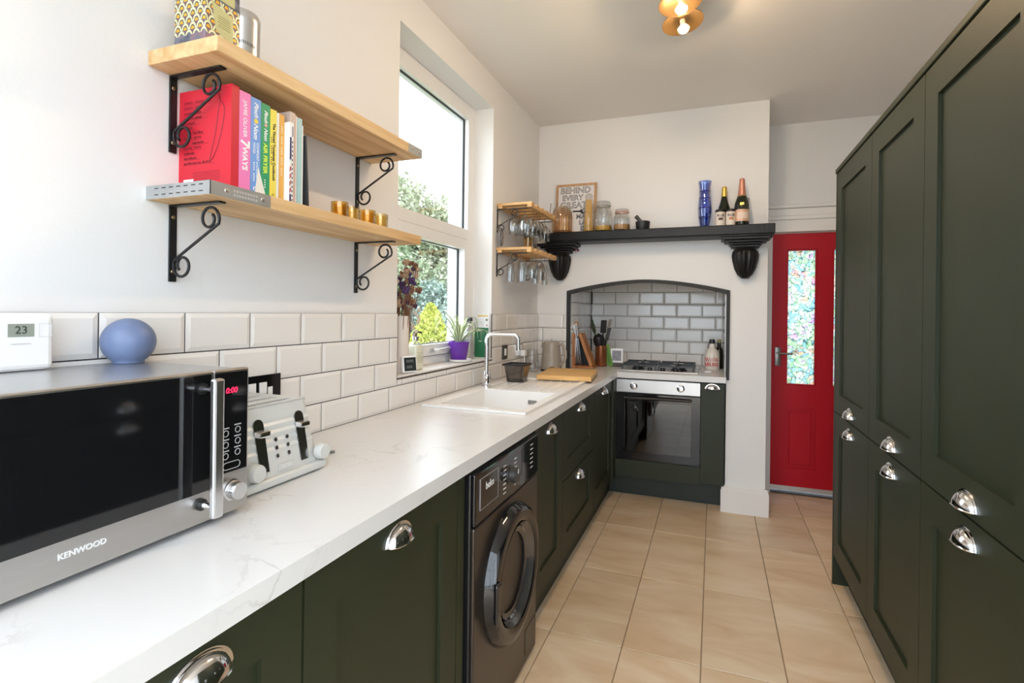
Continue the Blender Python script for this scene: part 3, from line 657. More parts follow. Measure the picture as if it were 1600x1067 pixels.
# oven
ov = thing('built_in_oven', 'built-in oven with steel control strip and black glass door', 'oven', (0.90, 4.1, 0.16))
oy = 3.822; OX0, OX1 = 0.614, 1.183
MB().box(OX0 + 0.005, OX1 - 0.005, oy + 0.022, 4.45, 0.29, 0.862).obj('body', mat('oven_case', (0.02, 0.02, 0.02), 0.5), ov)
pn = MB().box(OX0, OX1, oy - 0.003, oy + 0.02, 0.765, 0.856, 0.002).obj('control_strip', STEEL, ov)
for x in (0.737, 1.055):
    k = MB().lathe([(0.026, 0), (0.026, -0.003), (0.019, -0.006), (0.017, -0.026), (0, -0.028)], (x, oy - 0.003, 0.812), 24, 'Y').obj('knob', CHROME, pn, smooth=True)
    MB().box(x - 0.003, x + 0.003, oy - 0.036, oy - 0.030, 0.797, 0.827, 0.001).obj('knob_grip', STEEL, k)
od = MB().ring('Y', OX0, OX1, 0.288, 0.757, 0.058, oy, oy + 0.02).obj('oven_door', BLACKG, ov)
MB().box(OX0 + 0.05, OX1 - 0.05, oy + 0.004, oy + 0.010, 0.34, 0.705).obj('door_glass', thin_glass('oven_glass', (0.42, 0.42, 0.40), 0.16), od)
MB().box(OX0 + 0.058, OX1 - 0.058, oy + 0.19, oy + 0.20, 0.34, 0.70).obj('oven_back', mat('oven_cavity', (0.10, 0.09, 0.08), 0.4, 0.3), ov)
m = MB()
for k in range(9): m.cyl((OX0 + 0.07 + k * 0.053, oy + 0.045, 0.548), (OX0 + 0.07 + k * 0.053, oy + 0.18, 0.548), 0.0018, 6)
m.cyl((OX0 + 0.06, oy + 0.045, 0.548), (OX1 - 0.06, oy + 0.045, 0.548), 0.0035, 6); m.obj('wire_rack', CHROME, ov)
MB().tube([(OX0 + 0.06, oy - 0.002, 0.730), (OX0 + 0.06, oy - 0.030, 0.730), (OX1 - 0.06, oy - 0.030, 0.730), (OX1 - 0.06, oy - 0.002, 0.730)], 0.008, 8).obj('door_handle', mat('black_handle_bar', (0.015, 0.015, 0.016), 0.25), od)
tag(MB().box(OX0 - 0.001, OX1 + 0.002, oy, oy + 0.02, 0.165, 0.284).obj('oven_filler_panel', GREEN, origin=(0.9, oy, 0.165)), 'plain dark green panel below the oven door', 'panel')

# hob
hb = thing('gas_hob', 'four-burner steel gas hob with black pan supports', 'hob', (0.885, 4.12, WT))
HX0, HX1, HY0, HY1 = 0.600, 1.165, 3.900, 4.385
MB().box(HX0, HX1, HY0, HY1, WT + 0.0005, WT + 0.009, 0.003).obj('hob_plate', STEEL, hb)
for (bx_, by_, r) in ((0.74, 4.02, 0.035), (1.03, 4.02, 0.045), (0.74, 4.26, 0.045), (1.03, 4.26, 0.032)):
    b_ = MB().lathe([(r + 0.012, 0.009), (r + 0.010, 0.018), (r, 0.020), (r, 0.027), (r - 0.006, 0.030), (0, 0.030)], (bx_, by_, WT), 20).obj('burner', BLACKP, hb, smooth=True)
for x0 in (0.630, 0.890):
    m = MB(); x1 = x0 + 0.245; z = WT + 0.048
    for yy in (3.945, 4.140, 4.335): m.box(x0, x1, yy - 0.005, yy + 0.005, z - 0.012, z)
    for xx in (x0 + 0.005, x1 - 0.005): m.box(xx - 0.005, xx + 0.005, 3.945, 4.335, z - 0.012, z)
    for yy in (4.02, 4.26):
        m.box(x0, x0 + 0.085, yy - 0.004, yy + 0.004, z - 0.012, z + 0.006); m.box(x1 - 0.085, x1, yy - 0.004, yy + 0.004, z - 0.012, z + 0.006)
        m.box(x0 + 0.1185, x0 + 0.1265, yy - 0.115, yy - 0.045, z - 0.012, z + 0.006); m.box(x0 + 0.1185, x0 + 0.1265, yy + 0.045, yy + 0.075, z - 0.012, z + 0.006)
    for xx in (x0 + 0.005, x1 - 0.005):
        for yy in (3.95, 4.33): m.box(xx - 0.005, xx + 0.005, yy - 0.005, yy + 0.005, WT + 0.009, z)
    m.obj('pan_support', IRON, hb)
for k in range(4): MB().lathe([(0.017, 0.009), (0.016, 0.030), (0, 0.031)], (0.745 + k * 0.09, 3.925, WT), 16).obj('knob', BLACKP, hb, smooth=True)

# microwave
mx, my0, my1, mz0, mz1 = 0.366, 0.325, 0.829, 0.918, 1.203
mw = thing('microwave', 'steel microwave oven with a black glass door and bar handle', 'microwave', (0.20, 0.58, WT))
MB().box(0.025, mx - 0.022, my0 + 0.004, my1 - 0.004, mz0, mz1 - 0.002, 0.004).obj('case', mat('silver_case', (0.50, 0.51, 0.53), 0.28, 0.85), mw)
for yy in (my0 + 0.05, my1 - 0.05):
    for xx in (0.06, mx - 0.05): MB().cyl((xx, yy, WT), (xx, yy, mz0 + 0.002), 0.014, 12).obj('foot', BLACKP, mw)
YS = 0.746
fd = MB().box(mx - 0.022, mx, my0, YS - 0.001, mz0, mz1, 0.003).obj('door', STEEL, mw)
MB().box(mx - 0.003, mx + 0.0008, my0 + 0.012, YS - 0.004, 0.976, mz1 - 0.006, 0.0004).obj('door_glass', BLACKG, fd)
fp = MB().box(mx - 0.022, mx, YS + 0.001, my1, mz0, mz1, 0.003).obj('control_panel', STEEL, mw)
MB().box(mx - 0.003, mx + 0.0008, YS + 0.003, my1 - 0.004, 0.998, mz1 - 0.006, 0.0004).obj('control_glass', BLACKG, fp)
text('lettering', 'KENWOOD', 0.0125, (mx + 0.0006, 0.523, 0.953), YR, ZR, mat('silver_print', (0.78, 0.78, 0.78), 0.4), fd, offset=0.0003)
REDL = mat('red_led', (0.5, 0.0, 0.02), 0.5, emit=(1.0, 0.02, 0.08), estr=1.2)
text('clock_digits', '0:00', 0.016, (mx + 0.0012, 0.786, 1.160), YR, ZR, REDL, fp, shear=0.15)
GP = mat('grey_print', (0.42, 0.42, 0.42), 0.5)
for i, yy in enumerate((0.774, 0.802)):
    for k in range(3):
        zz = 1.076 - k * 0.0225 + i * 0.004
        MB().lathe([(0.0066, 0), (0.0066, 0.0009), (0.0052, 0.0009), (0.0052, 0)], (mx + 0.0008, yy, zz), 20, 'X').obj('button_ring', GP, fp)
        MB().box(mx + 0.0008, mx + 0.0012, yy - 0.008, yy + 0.008, zz + 0.009, zz + 0.0115).obj('button_print', GP, fp)
m = MB(); pl = [(0.788 + s * 0.013 + 0.007 * math.cos(a), 1.011 + 0.007 * math.sin(a)) for s, a0 in ((1, -PI / 2), (-1, PI / 2)) for a in [a0 + PI * q / 8 for q in range(9)]]
m.tube([(mx + 0.0012, y, z) for y, z in pl + pl[:1]], 0.0008, 6); m.obj('button_ring', GP, fp)
m = MB().lathe([(0.021, 0), (0.021, 0.003), (0.018, 0.004), (0.0175, 0.022), (0.016, 0.024), (0, 0.024)], (mx, 0.790, 0.962), 32, 'X'); m.obj('knob', mat('turned_aluminium', (0.72, 0.72, 0.73), 0.22, 1.0), fp, smooth=True)
hd = MB().box(mx + 0.034, mx + 0.048, 0.7095, 0.7315, 0.936, 1.193, 0.004).obj('handle', mat('satin_aluminium', (0.74, 0.74, 0.75), 0.25, 1.0), fd)
for zz in (0.955, 1.172):
    MB().cyl((mx, 0.7205, zz), (mx + 0.036, 0.7205, zz), 0.006, 14).obj('handle_post', CHROME, hd); MB().cyl((mx, 0.7205, zz), (mx + 0.006, 0.7205, zz), 0.011, 16).obj('post_collar', BLACKP, hd)

# toaster
TC = mat('pale_grey_toaster', (0.62, 0.62, 0.59), 0.32)
ts = thing('toaster', 'pale grey four-slice toaster with ribbed front and chrome levers', 'toaster', (0.17, 0.99, WT))
ty0, ty1 = 0.850, 1.128
def trap(z): 
    k = (z - 0.925) / 0.17
    return 0.040 + 0.018 * k, 0.298 - 0.030 * k, ty0 + 0.020 * k, ty1 - 0.022 * k
m = MB(); L = []
NZ = 26
for i in range(NZ + 1):
    z = 0.925 + 0.165 * i / NZ; x0, x1, a, b = trap(z); r = 0.022; rib = 0.0022 * math.sin(i * PI / 1.5) if 8 < i < 22 else 0
    ring = []
    for cx_, cy_, a0 in ((x1 - r, b - r, 0), (x0 + r, b - r, PI / 2), (x0 + r, a + r, PI), (x1 - r, a + r, 1.5 * PI)):
        for q in range(6):
            an = a0 + PI / 2 * q / 5; ring.append(m.bm.verts.new((cx_ + (r + rib) * math.cos(an), cy_ + (r + rib) * math.sin(an), z)))
    L.append(ring)
for A, B in zip(L, L[1:]):
    for k in range(24): m.bm.faces.new([A[k], A[(k + 1) % 24], B[(k + 1) % 24], B[k]])
m.bm.faces.new(L[0][::-1])
m.obj('body', TC, ts, smooth=True)
x0, x1, a, b = trap(1.09)
us = [a + 0.004, a + 0.035, b - 0.035, b - 0.004]; vs_ = [x0 + 0.004, x0 + 0.030, x0 + 0.050, x0 + 0.078, x0 + 0.098, x0 + 0.126, x0 + 0.146, x0 + 0.174, x0 + 0.194, x1 - 0.004]
m = MB().cells('Z', vs_, us, {(i, j) for i in range(9) for j in range(3)} - {(i, 1) for i in (1, 3, 5, 7)}, 1.086, 1.094); tt = m.obj('top_plate', mat('toaster_top', (0.60, 0.60, 0.57), 0.25), ts)
MB().box(x0 + 0.02, x1 - 0.02, a + 0.02, b - 0.02, 1.02, 1.03).obj('slot_floor', mat('slot_dark', (0.03, 0.025, 0.02), 0.6), ts)
m = MB().box(0.030, 0.312, ty0 - 0.004, ty1 + 0.006, WT + 0.004, 0.931, 0.006, 3); m.obj('base', TC, ts)
m = MB()
for xx in (0.06, 0.28):
    for yy in (0.88, 1.10): m.cyl((xx, yy, WT), (xx, yy, WT + 0.006), 0.012, 12)
m.obj('feet', BLACKP, ts)
for yc in (0.938, 1.066):
    tilt = 0.030 / 0.165
    sl = MB().prism([(yc - 0.013 + 0.004, 0.944), (yc + 0.013 + 0.004, 0.944), (yc + 0.015, 1.052)] + [(yc + 0.015 * math.cos(q), 1.052 + 0.014 * math.sin(q)) for q in (0.5, 1.0, 1.57, 2.1, 2.6)] + [(yc - 0.015, 1.052)], 'X', 0.0, 0.004)
    for v in sl.bm.verts: v.co.x += 0.298 - 0.030 * (v.co.z - 0.925) / 0.17 - 0.001
    so = sl.obj('lever_track', mat('track_chrome', (0.42, 0.42, 0.43), 0.16, 1.0), ts)
    xx = 0.298 - 0.030 * (1.035 - 0.925) / 0.17
    m = MB().box(xx, xx + 0.024, yc - 0.014, yc + 0.016, 1.026, 1.040, 0.004); m.obj('lever', CHROME, ts)
    MB().box(xx + 0.003, xx + 0.0045, yc - 0.004, yc + 0.004, 0.955, 1.03).obj('slot_shadow', BLACKP, so)
for yc in (0.984, 1.020):
    for k in range(3):
        zz = 0.972 + 0.019 * k; xx = 0.298 - 0.030 * (zz - 0.925) / 0.17
        b_ = MB().lathe([(0.0062, 0.0), (0.0062, 0.003), (0.0042, 0.0035)], (xx, yc, zz), 18, 'X').obj('button_surround', CHROME, ts, smooth=True)
        MB().lathe([(0.0044, 0.002), (0.003, 0.0045), (0, 0.0045)], (xx, yc, zz), 14, 'X').obj('button', BLACKP, b_, smooth=True)
for yc in (0.905, 1.118):
    MB().lathe([(0.020, 0), (0.021, 0.004), (0.020, 0.018), (0.018, 0.022), (0, 0.0225)], (0.298, yc, 0.954), 28, 'X').obj('browning_knob', TC, ts, smooth=True)
bd = MB().box(0.2945, 0.2985, 0.982, 1.034, 0.936, 0.951, 0.0015).obj('badge', TC, ts)
text('lettering', 'SALTER', 0.010, (0.2986, 1.008, 0.9435), YR, ZR, mat('badge_print', (0.74, 0.74, 0.72), 0.4), bd, offset=0.0002)
tag(MB().tube([(0.06, 1.10, WT + 0.004), (0.16, 1.17, WT + 0.0045), (0.235, 1.258, WT + 0.0045)], 0.004, 6).obj('toaster_cable', mat('grey_cable', (0.16, 0.16, 0.16), 0.5), origin=(0.16, 1.17, WT)), 'thin grey cable lying on the worktop beside the toaster', 'cable')

# sockets and switches
def plate(name, label, y0, y1, z0, z1, m_, cat):
    return tag(MB().box(0.0095, 0.0155, y0, y1, z0, z1, 0.001).obj(name, m_, origin=(0.0095, (y0 + y1) / 2, (z0 + z1) / 2)), label, cat)
s1 = plate('wall_socket', 'glossy black double wall socket with white switches behind the toaster', 1.130, 1.273, 1.042, 1.127, BLACKG, 'socket')
for y in (1.150, 1.190): MB().box(0.0155, 0.0195, y, y + 0.026, 1.072, 1.106, 0.001).obj('switch_rocker', WHITEP, s1)
MB().box(0.0155, 0.0175, 1.222, 1.240, 1.050, 1.090, 0.001).obj('switch_rocker', WHITEP, s1)
MB().box(0.0155, 0.0200, 1.140, 1.205, 1.048, 1.066, 0.003).obj('plug', WHITEP, s1)
s2 = plate('light_switch', 'black framed switch with white rocker on the tiles beside the tap', 3.113, 3.198, 1.022, 1.112, BLACKG, 'switch')
MB().box(0.0155, 0.0185, 3.140, 3.172, 1.046, 1.090, 0.001).obj('switch_rocker', WHITEP, s2)
s3 = plate('wall_socket', 'chrome double wall socket near the kettle', 3.345, 3.490, 1.018, 1.106, CHROME, 'socket')
for y in (3.385, 3.440): MB().box(0.0155, 0.019, y, y + 0.022, 1.066, 1.098, 0.001).obj('switch_rocker', WHITEP, s3)
pg = tag(MB().box(0.0160, 0.050, 3.432, 3.478, 1.022, 1.062, 0.006).obj('plug', WHITEP, origin=(0.02, 3.455, 1.04)), 'white plug pushed into the chrome socket', 'plug')
MB().tube([(0.040, 3.455, 1.024), (0.042, 3.45, 0.98), (0.04, 3.44, 0.93), (0.03, 3.42, WT + 0.005)], 0.004, 6).obj('cord', WHITEP, pg)

# things on the microwave
th = thing('room_thermostat', 'white digital room thermostat showing 23 on top of the microwave', 'thermostat', (0.055, 0.565, mz1))
MB().box(0.040, 0.070, 0.488, 0.643, mz1 - 0.001, mz1 + 0.106, 0.011, 3).obj('case', WHITEP, th)
sc = MB().box(0.0695, 0.0706, 0.569, 0.609, mz1 + 0.063, mz1 + 0.087).obj('screen', mat('lcd_grey', (0.30, 0.33, 0.28), 0.25), th)
text('digits', '23', 0.020, (0.0707, 0.589, mz1 + 0.075), YR, ZR, mat('lcd_digits', (0.03, 0.035, 0.03), 0.5), sc)
MB().ring('X', 0.616, 0.637, mz1 + 0.062, mz1 + 0.087, 0.0006, 0.0695, 0.0706).obj('button_outline', mat('pale_grey_print', (0.62, 0.62, 0.62), 0.5), th)
MB().box(0.0695, 0.0706, 0.574, 0.604, mz1 + 0.049, mz1 + 0.0512).obj('maker_print', mat('pale_grey_print2', (0.62, 0.62, 0.64), 0.5), th)
bl = thing('blue_paperweight', 'smooth blue egg-shaped ornament on top of the microwave', 'ornament', (0.064, 0.785, mz1 - 0.001))
CB = (0.064, 0.785, mz1 - 0.001)
prof = [(0.0, 0.0), (0.029, 0.0)] + [(0.0515 * math.sin(a), 0.0462 - 0.0508 * math.cos(a)) for a in [0.62 + (PI - 0.62) * q / 16 for q in range(17)]]
prof[-1] = (0, 0.097)
bl.location = CB
MB().lathe(prof, CB, 40).obj('stone', mat('blue_stone', (0.135, 0.18, 0.31), 0.42, vary=0.25, scale=18), bl, smooth=True)

# ================================================================ SHELVES, BRACKETS, BOOKS
def bracket(label, y, zt, reach=0.17, drop=0.19, group=None, w=0.020):
    rt = thing('shelf_bracket', label, 'bracket', (0.0, y, zt - drop), group)
    MB().box(0.0005, 0.005, y - w / 2, y + w / 2, zt - drop, zt - 0.0005, 0.0015).obj('wall_bar', IRON, rt)
    MB().box(0.005, reach, y - w / 2, y + w / 2, zt - 0.005, zt - 0.0005, 0.0015).obj('shelf_bar', IRON, rt)
    s = drop / 0.19
    lc, uc = (0.037 * s, zt - 0.150 * s), (0.128 * s * reach / 0.17, zt - 0.040 * s); R = 0.033 * s
    lo = [(lc[0] + R * (1 - 0.42 * q / 22) * (1 - 0.25 * q / 22) * math.cos(2.75 + q * 0.34), lc[1] + R * (1 - 0.42 * q / 22) * (1 - 0.25 * q / 22) * math.sin(2.75 + q * 0.34)) for q in range(23)]
    up = [(2 * 0 + uc[0] - (p - lc[0]), uc[1] - (z - lc[1])) for p, z in lo]
    MB().tube([(max(p, 0.008), y, z) for p, z in lo[::-1] + up], 0.0036 * max(s, 0.85), 8).obj('scroll', IRON, rt, smooth=True)
    m = MB()
    for q in (0.03, 0.165): m.lathe([(0.005, 0.005), (0.004, 0.0065), (0, 0.007)], (0, y, zt - q * s), 10, 'X')
    m.obj('screw', mat('brass_screw', (0.45, 0.36, 0.2), 0.35, 1.0), rt)
    return rt
GB = 'scroll brackets holding the pine shelves'
UZ0, UZ1, LZ0, LZ1 = 1.897, 1.932, 1.578, 1.611
bracket('black iron scroll bracket under the upper pine shelf, next to the red book', 0.925, UZ0, group=GB)
bracket('black iron scroll bracket under the upper pine shelf, at the window end', 1.652, UZ0, group=GB)
bracket('black iron scroll bracket under the lower pine shelf, above the microwave', 0.928, LZ0, group=GB)
bracket('black iron scroll bracket under the lower pine shelf, at the window end', 1.650, LZ0, group=GB)
GALV = mat('galvanised_strap', (0.50, 0.52, 0.53), 0.38, 0.8, vary=0.15, scale=25)
def shelf(label, y0, y1, x1, z0, z1, strap_y):
    rt = thing('pine_shelf', label, 'shelf', (x1 / 2, (y0 + y1) / 2, z0))
    MB().box(0.002, x1, y0, y1, z0, z1, 0.002).obj('board', PINE, rt)
    return rt
su = shelf('thick pine shelf holding the tins, above the row of books', 0.862, 1.742, 0.225, UZ0, UZ1, 0)
m = MB().box(0.2252, 0.2265, 1.650, 1.7435, UZ0 + 0.002, UZ1 - 0.001); m.box(0.15, 0.2265, 1.742, 1.7435, UZ0 + 0.002, UZ1 - 0.001); st = m.obj('metal_strap', GALV, su)
m = MB()
for yy in (1.672, 1.722): m.lathe([(0.006, 0), (0.004, 0.0015), (0, 0.002)], (0.2265, yy, 1.915), 12, 'X')
m.obj('screw', STEEL, st)
sl_ = shelf('thick pine shelf with a galvanised strap end carrying the cookery books', 0.864, 1.776, 0.207, LZ0, LZ1, 1)
m = MB().box(0.2072, 0.2085, 0.8625, 1.035, LZ0 + 0.001, LZ1 - 0.0005); m.box(0.0, 0.2085, 0.8625, 0.864, LZ0 + 0.001, LZ1 - 0.0005); st = m.obj('metal_strap', GALV, sl_)
m = MB()
for k in range(7):
    for zz in (LZ0 + 0.009, LZ0 + 0.024): m.box(0.03 + k * 0.024, 0.042 + k * 0.024, 0.8617, 0.8626, zz, zz + 0.002)
m.obj('strap_slot', mat('slot_black', (0.03, 0.03, 0.03), 0.6), st)
m = MB()
for yy in (0.905, 1.010): m.lathe([(0.006, 0), (0.004, 0.0015), (0, 0.002)], (0.2085, yy, LZ0 + 0.017), 12, 'X')
m.obj('screw', STEEL, st)
m = MB()
for k in range(9):
    m.box(0.2085, 0.2088, 0.925 + k * 0.008, 0.930 + k * 0.008, LZ0 + 0.018, LZ0 + 0.024); m.box(0.2085, 0.2088, 0.925 + k * 0.008, 0.930 + k * 0.008, LZ0 + 0.008, LZ0 + 0.014)
m.obj('stamped_mark', mat('stamp_light', (0.68, 0.69, 0.70), 0.4, 0.7), st)

def bookmat(c, r=0.45): return mat('cover_%02d_%02d_%02d' % tuple(int(q * 99) for q in c), c, r, vary=0.03)
def book(label, y0, y1, xs, depth, h, col, lean=0.0, pages=True, spine=None):
    z0 = LZ1 + 0.0005; rt = thing('book', label, 'book', (xs - depth / 2, (y0 + y1) / 2, z0), 'cookery books on the lower pine shelf')
    t = min(0.0022, (y1 - y0) * 0.22)
    m = MB().box(xs - depth, xs, y0, y0 + t, z0, z0 + h); m.box(xs - depth, xs, y1 - t, y1, z0, z0 + h); m.box(xs - t, xs, y0 + t, y1 - t, z0, z0 + h)
    m.obj('cover', bookmat(col), rt)
    MB().box(xs - depth + 0.004, xs - t, y0 + t, y1 - t, z0 + 0.003, z0 + h - 0.004).obj('pages', PAPER, rt)
    if lean: rt.rotation_euler = (-lean, 0, 0)
    return rt
WH = mat('white_book_print', (0.88, 0.88, 0.86), 0.5); DK = mat('dark_book_print', (0.05, 0.03, 0.03), 0.6); NAVY = mat('navy_print', (0.03, 0.03, 0.14), 0.5)
ZD = Vector((0, 0, -1)); XS = 0.176
def spine_marks(b, y, z0, z1, m_, x=XS, w=0.0035):     # row of tiny illegible print
    m = MB(); n = max(3, int((z1 - z0) / 0.0055))
    for k in range(n):
        if k % 5 != 4: m.box(x, x + 0.0003, y - w / 2, y + w / 2, z0 + (z1 - z0) * k / n, z0 + (z1 - z0) * (k + 0.55) / n)
    o = m.obj('small_print', m_, b); o['kind'] = 'stuff'; return o
def spine_text(b, s, size, y, z, m_, x=XS, **k): return text('spine_lettering', s, size, (x + 0.0003, y, z), ZD, YR, m_, b, **k)
b = book('thick red hardback with a chilli outline on its cover', 0.944, 0.966, XS, 0.176, 0.252, (0.60, 0.014, 0.034))
DR = mat('dark_red_print', (0.20, 0.01, 0.02), 0.6)
lines = ['-', '-', 'contemporary', 'mexican street', 'food and', '-', 'Tex Mex', '-', 'margarita', '-', 'authentic', 'ingredients', 'and flavours to die for']
widths = [0.095, 0.055, 0.070, 0.080, 0.050, 0.040, 0.070, 0.060, 0.085, 0.060, 0.045, 0.056, 0.105]
indent = [0, 0, 0, 0, 0, 0, 0.028, 0, 0.030, 0, 0, 0, 0]
for i, s in enumerate(lines):
    zz = LZ1 + 0.222 - i * 0.0125
    if s != '-': text('cover_lettering', s, 0.0098, (0.018 + indent[i], 0.9437, zz), XR, ZR, DR, b, align='LEFT', offset=0.0001)
    else:
        m = MB()
        for k in range(int(widths[i] / 0.006)):
            if k % 6 != 5: m.box(0.018 + k * 0.006, 0.0215 + k * 0.006, 0.9434, 0.9438, zz - 0.002, zz + 0.003)
        m.obj('small_print', DR, b)['kind'] = 'stuff'
    MB().box(0.018, 0.018 + widths[i], 0.9434, 0.9438, zz - 0.0050, zz - 0.0044).obj('underline', DR, b)
m = MB()
for i in range(5): m.box(0.05, 0.14, 0.9434, 0.9438, LZ1 + 0.047 - i * 0.005, LZ1 + 0.0478 - i * 0.005)
m.obj('cover_small_print', DR, b)
ch = [(0.131, 0.238), (0.134, 0.233), (0.137, 0.225), (0.140, 0.216), (0.148, 0.208), (0.1535, 0.198), (0.153, 0.180), (0.148, 0.155), (0.141, 0.130), (0.132, 0.105), (0.120, 0.083), (0.108, 0.070), (0.106, 0.072), (0.112, 0.095), (0.121, 0.125), (0.127, 0.150), (0.131, 0.178), (0.135, 0.200), (0.139, 0.214)]
MB().tube([(x, 0.9437, LZ1 + z) for x, z in ch], 0.0012, 5).obj('chilli_outline', DR, b)
lb = MB().box(0.018, 0.052, 0.9432, 0.9438, LZ1 + 0.002, LZ1 + 0.032).obj('barcode_label', WH, b)
m = MB()
for k in range(9): m.box(0.023 + k * 0.0028, 0.0243 + k * 0.0028, 0.9428, 0.9432, LZ1 + 0.010, LZ1 + 0.022)
m.obj('barcode', DK, lb)
b = book('pink book with white spine lettering beside the red hardback', 0.967, 1.000, XS, 0.185, 0.246, (0.85, 0.22, 0.50))
spine_text(b, 'JAMIE OLIVER', 0.0150, 0.9835, LZ1 + 0.180, WH); spine_text(b, '7', 0.036, 0.9835, LZ1 + 0.120, WH, offset=0.0012); spine_text(b, 'WAYS', 0.021, 0.9835, LZ1 + 0.083, WH, offset=0.0006)
b = book('light blue cookbook with white script lettering', 1.001, 1.032, XS, 0.185, 0.243, (0.17, 0.34, 0.70))
spine_text(b, 'Pinch', 0.0175, 1.017, LZ1 + 0.214, WH, shear=0.3, offset=0.0003); spine_text(b, 'Nom', 0.0185, 1.016, LZ1 + 0.160, WH, shear=0.3, offset=0.0003)
MB().lathe([(0.0062, 0), (0.0062, 0.0006), (0, 0.0006)], (XS, 1.017, LZ1 + 0.186), 18, 'X').obj('yellow_dot', mat('yellow_spot', (0.85, 0.62, 0.08), 0.5), b)
spine_text(b, 'COMFORT', 0.0095, 1.0225, LZ1 + 0.110, WH); spine_text(b, 'FOOD', 0.0095, 1.0115, LZ1 + 0.117, WH); spine_text(b, 'KATE ALLINSON', 0.0062, 1.021, LZ1 + 0.062, WH); spine_marks(b, 1.012, LZ1 + 0.034, LZ1 + 0.090, WH); spine_text(b, 'C', 0.014, 1.015, LZ1 + 0.016, WH, offset=0.0006)
b = book('green cookbook with yellow air fryer lettering', 1.033, 1.062, XS, 0.185, 0.240, (0.02, 0.32, 0.14))
spine_text(b, 'Pinch', 0.0145, 1.048, LZ1 + 0.208, WH, shear=0.3, offset=0.0003); spine_text(b, 'Nom', 0.015, 1.048, LZ1 + 0.162, WH, shear=0.3, offset=0.0003)
MB().lathe([(0.0045, 0), (0.0045, 0.0006), (0, 0.0006)], (XS, 1.048, LZ1 + 0.186), 18, 'X').obj('pink_dot', mat('pink_spot', (0.75, 0.42, 0.36), 0.5), b)
spine_text(b, 'AIR FRYER', 0.0170, 1.047, LZ1 + 0.100, mat('lime_print', (0.62, 0.80, 0.08), 0.5), offset=0.0006); spine_marks(b, 1.047, LZ1 + 0.025, LZ1 + 0.055, WH)
b = book('yellow cookbook about tinned tomatoes', 1.063, 1.084, XS, 0.185, 0.235, (0.86, 0.72, 0.10))
spine_text(b, 'The Tinned Tomatoes Cookbook', 0.0110, 1.0755, LZ1 + 0.125, DK, offset=0.0003); spine_marks(b, 1.068, LZ1 + 0.09, LZ1 + 0.165, DK, w=0.003); spine_text(b, 'O', 0.009, 1.0735, LZ1 + 0.012, DK)
book('slim white book between the yellow and orange books', 1.085, 1.093, XS, 0.18, 0.232, (0.82, 0.79, 0.74))
b = book('orange slim cookbook with pale lettering', 1.094, 1.111, XS, 0.18, 0.232, (0.80, 0.40, 0.07))
spine_marks(b, 1.1025, LZ1 + 0.07, LZ1 + 0.205, mat('peach_print', (0.90, 0.66, 0.40), 0.5), w=0.006)
b = book('slim white booklet with a navy band and red checks standing out from the row', 1.112, 1.126, XS + 0.018, 0.16, 0.215, (0.84, 0.83, 0.82))
x2 = XS + 0.018
MB().box(x2, x2 + 0.0004, 1.1125, 1.1185, LZ1 + 0.115, LZ1 + 0.175).box(x2, x2 + 0.0004, 1.121, 1.1235, LZ1 + 0.178, LZ1 + 0.205).box(x2, x2 + 0.0004, 1.1125, 1.1185, LZ1 + 0.002, LZ1 + 0.022).obj('navy_band', NAVY, b)
m = MB()
for k in range(4): m.box(x2, x2 + 0.0004, 1.1125, 1.1150, LZ1 + 0.025 + k * 0.019, LZ1 + 0.037 + k * 0.019).box(x2, x2 + 0.0004, 1.1160, 1.1185, LZ1 + 0.029 + k * 0.019, LZ1 + 0.041 + k * 0.019)
m.obj('red_checks', mat('brick_red_print', (0.40, 0.03, 0.04), 0.5), b)
m = MB()
for k in range(14): m.box(x2, x2 + 0.0004, 1.1205, 1.1235, LZ1 + 0.004 + k * 0.012, LZ1 + 0.010 + k * 0.012)
m.obj('black_stripe_print', DK, b)
b = book('beige paperback with a small brown picture near its foot', 1.127, 1.145, XS + 0.004, 0.185, 0.250, (0.62, 0.50, 0.43))
MB().ball((XS + 0.004, 1.136, LZ1 + 0.045), 0.0008, 0.006, 0.014, 12, 8).obj('cover_picture', mat('brown_picture', (0.38, 0.14, 0.06), 0.5, vary=0.5, scale=300), b)
book('thin salmon-edged magazine after the beige paperback', 1.146, 1.151, XS + 0.002, 0.19, 0.248, (0.78, 0.50, 0.42))
book('thin white magazine beside the teal one', 1.152, 1.158, XS, 0.19, 0.246, (0.84, 0.83, 0.80))
book('thin pale teal magazine near the end of the row', 1.159, 1.174, XS + 0.002, 0.19, 0.244, (0.44, 0.66, 0.66))
book('thin white leaflet between teal magazine and black folder', 1.175, 1.181, XS, 0.18, 0.228, (0.84, 0.84, 0.83))
book('thin black folder leaning at the end of the book row', 1.203, 1.208, XS, 0.17, 0.205, (0.05, 0.055, 0.06), lean=-0.065)
tag(MB().prism([(1.014, LZ1 + 0.001), (1.050, LZ1 + 0.001), (1.024, LZ1 + 0.072)], 'X', XS + 0.0010, XS + 0.0018).obj('paper_slip', PAPER, origin=(XS, 1.03, LZ1)), 'torn white paper slip standing against the blue and green book spines', 'paper')
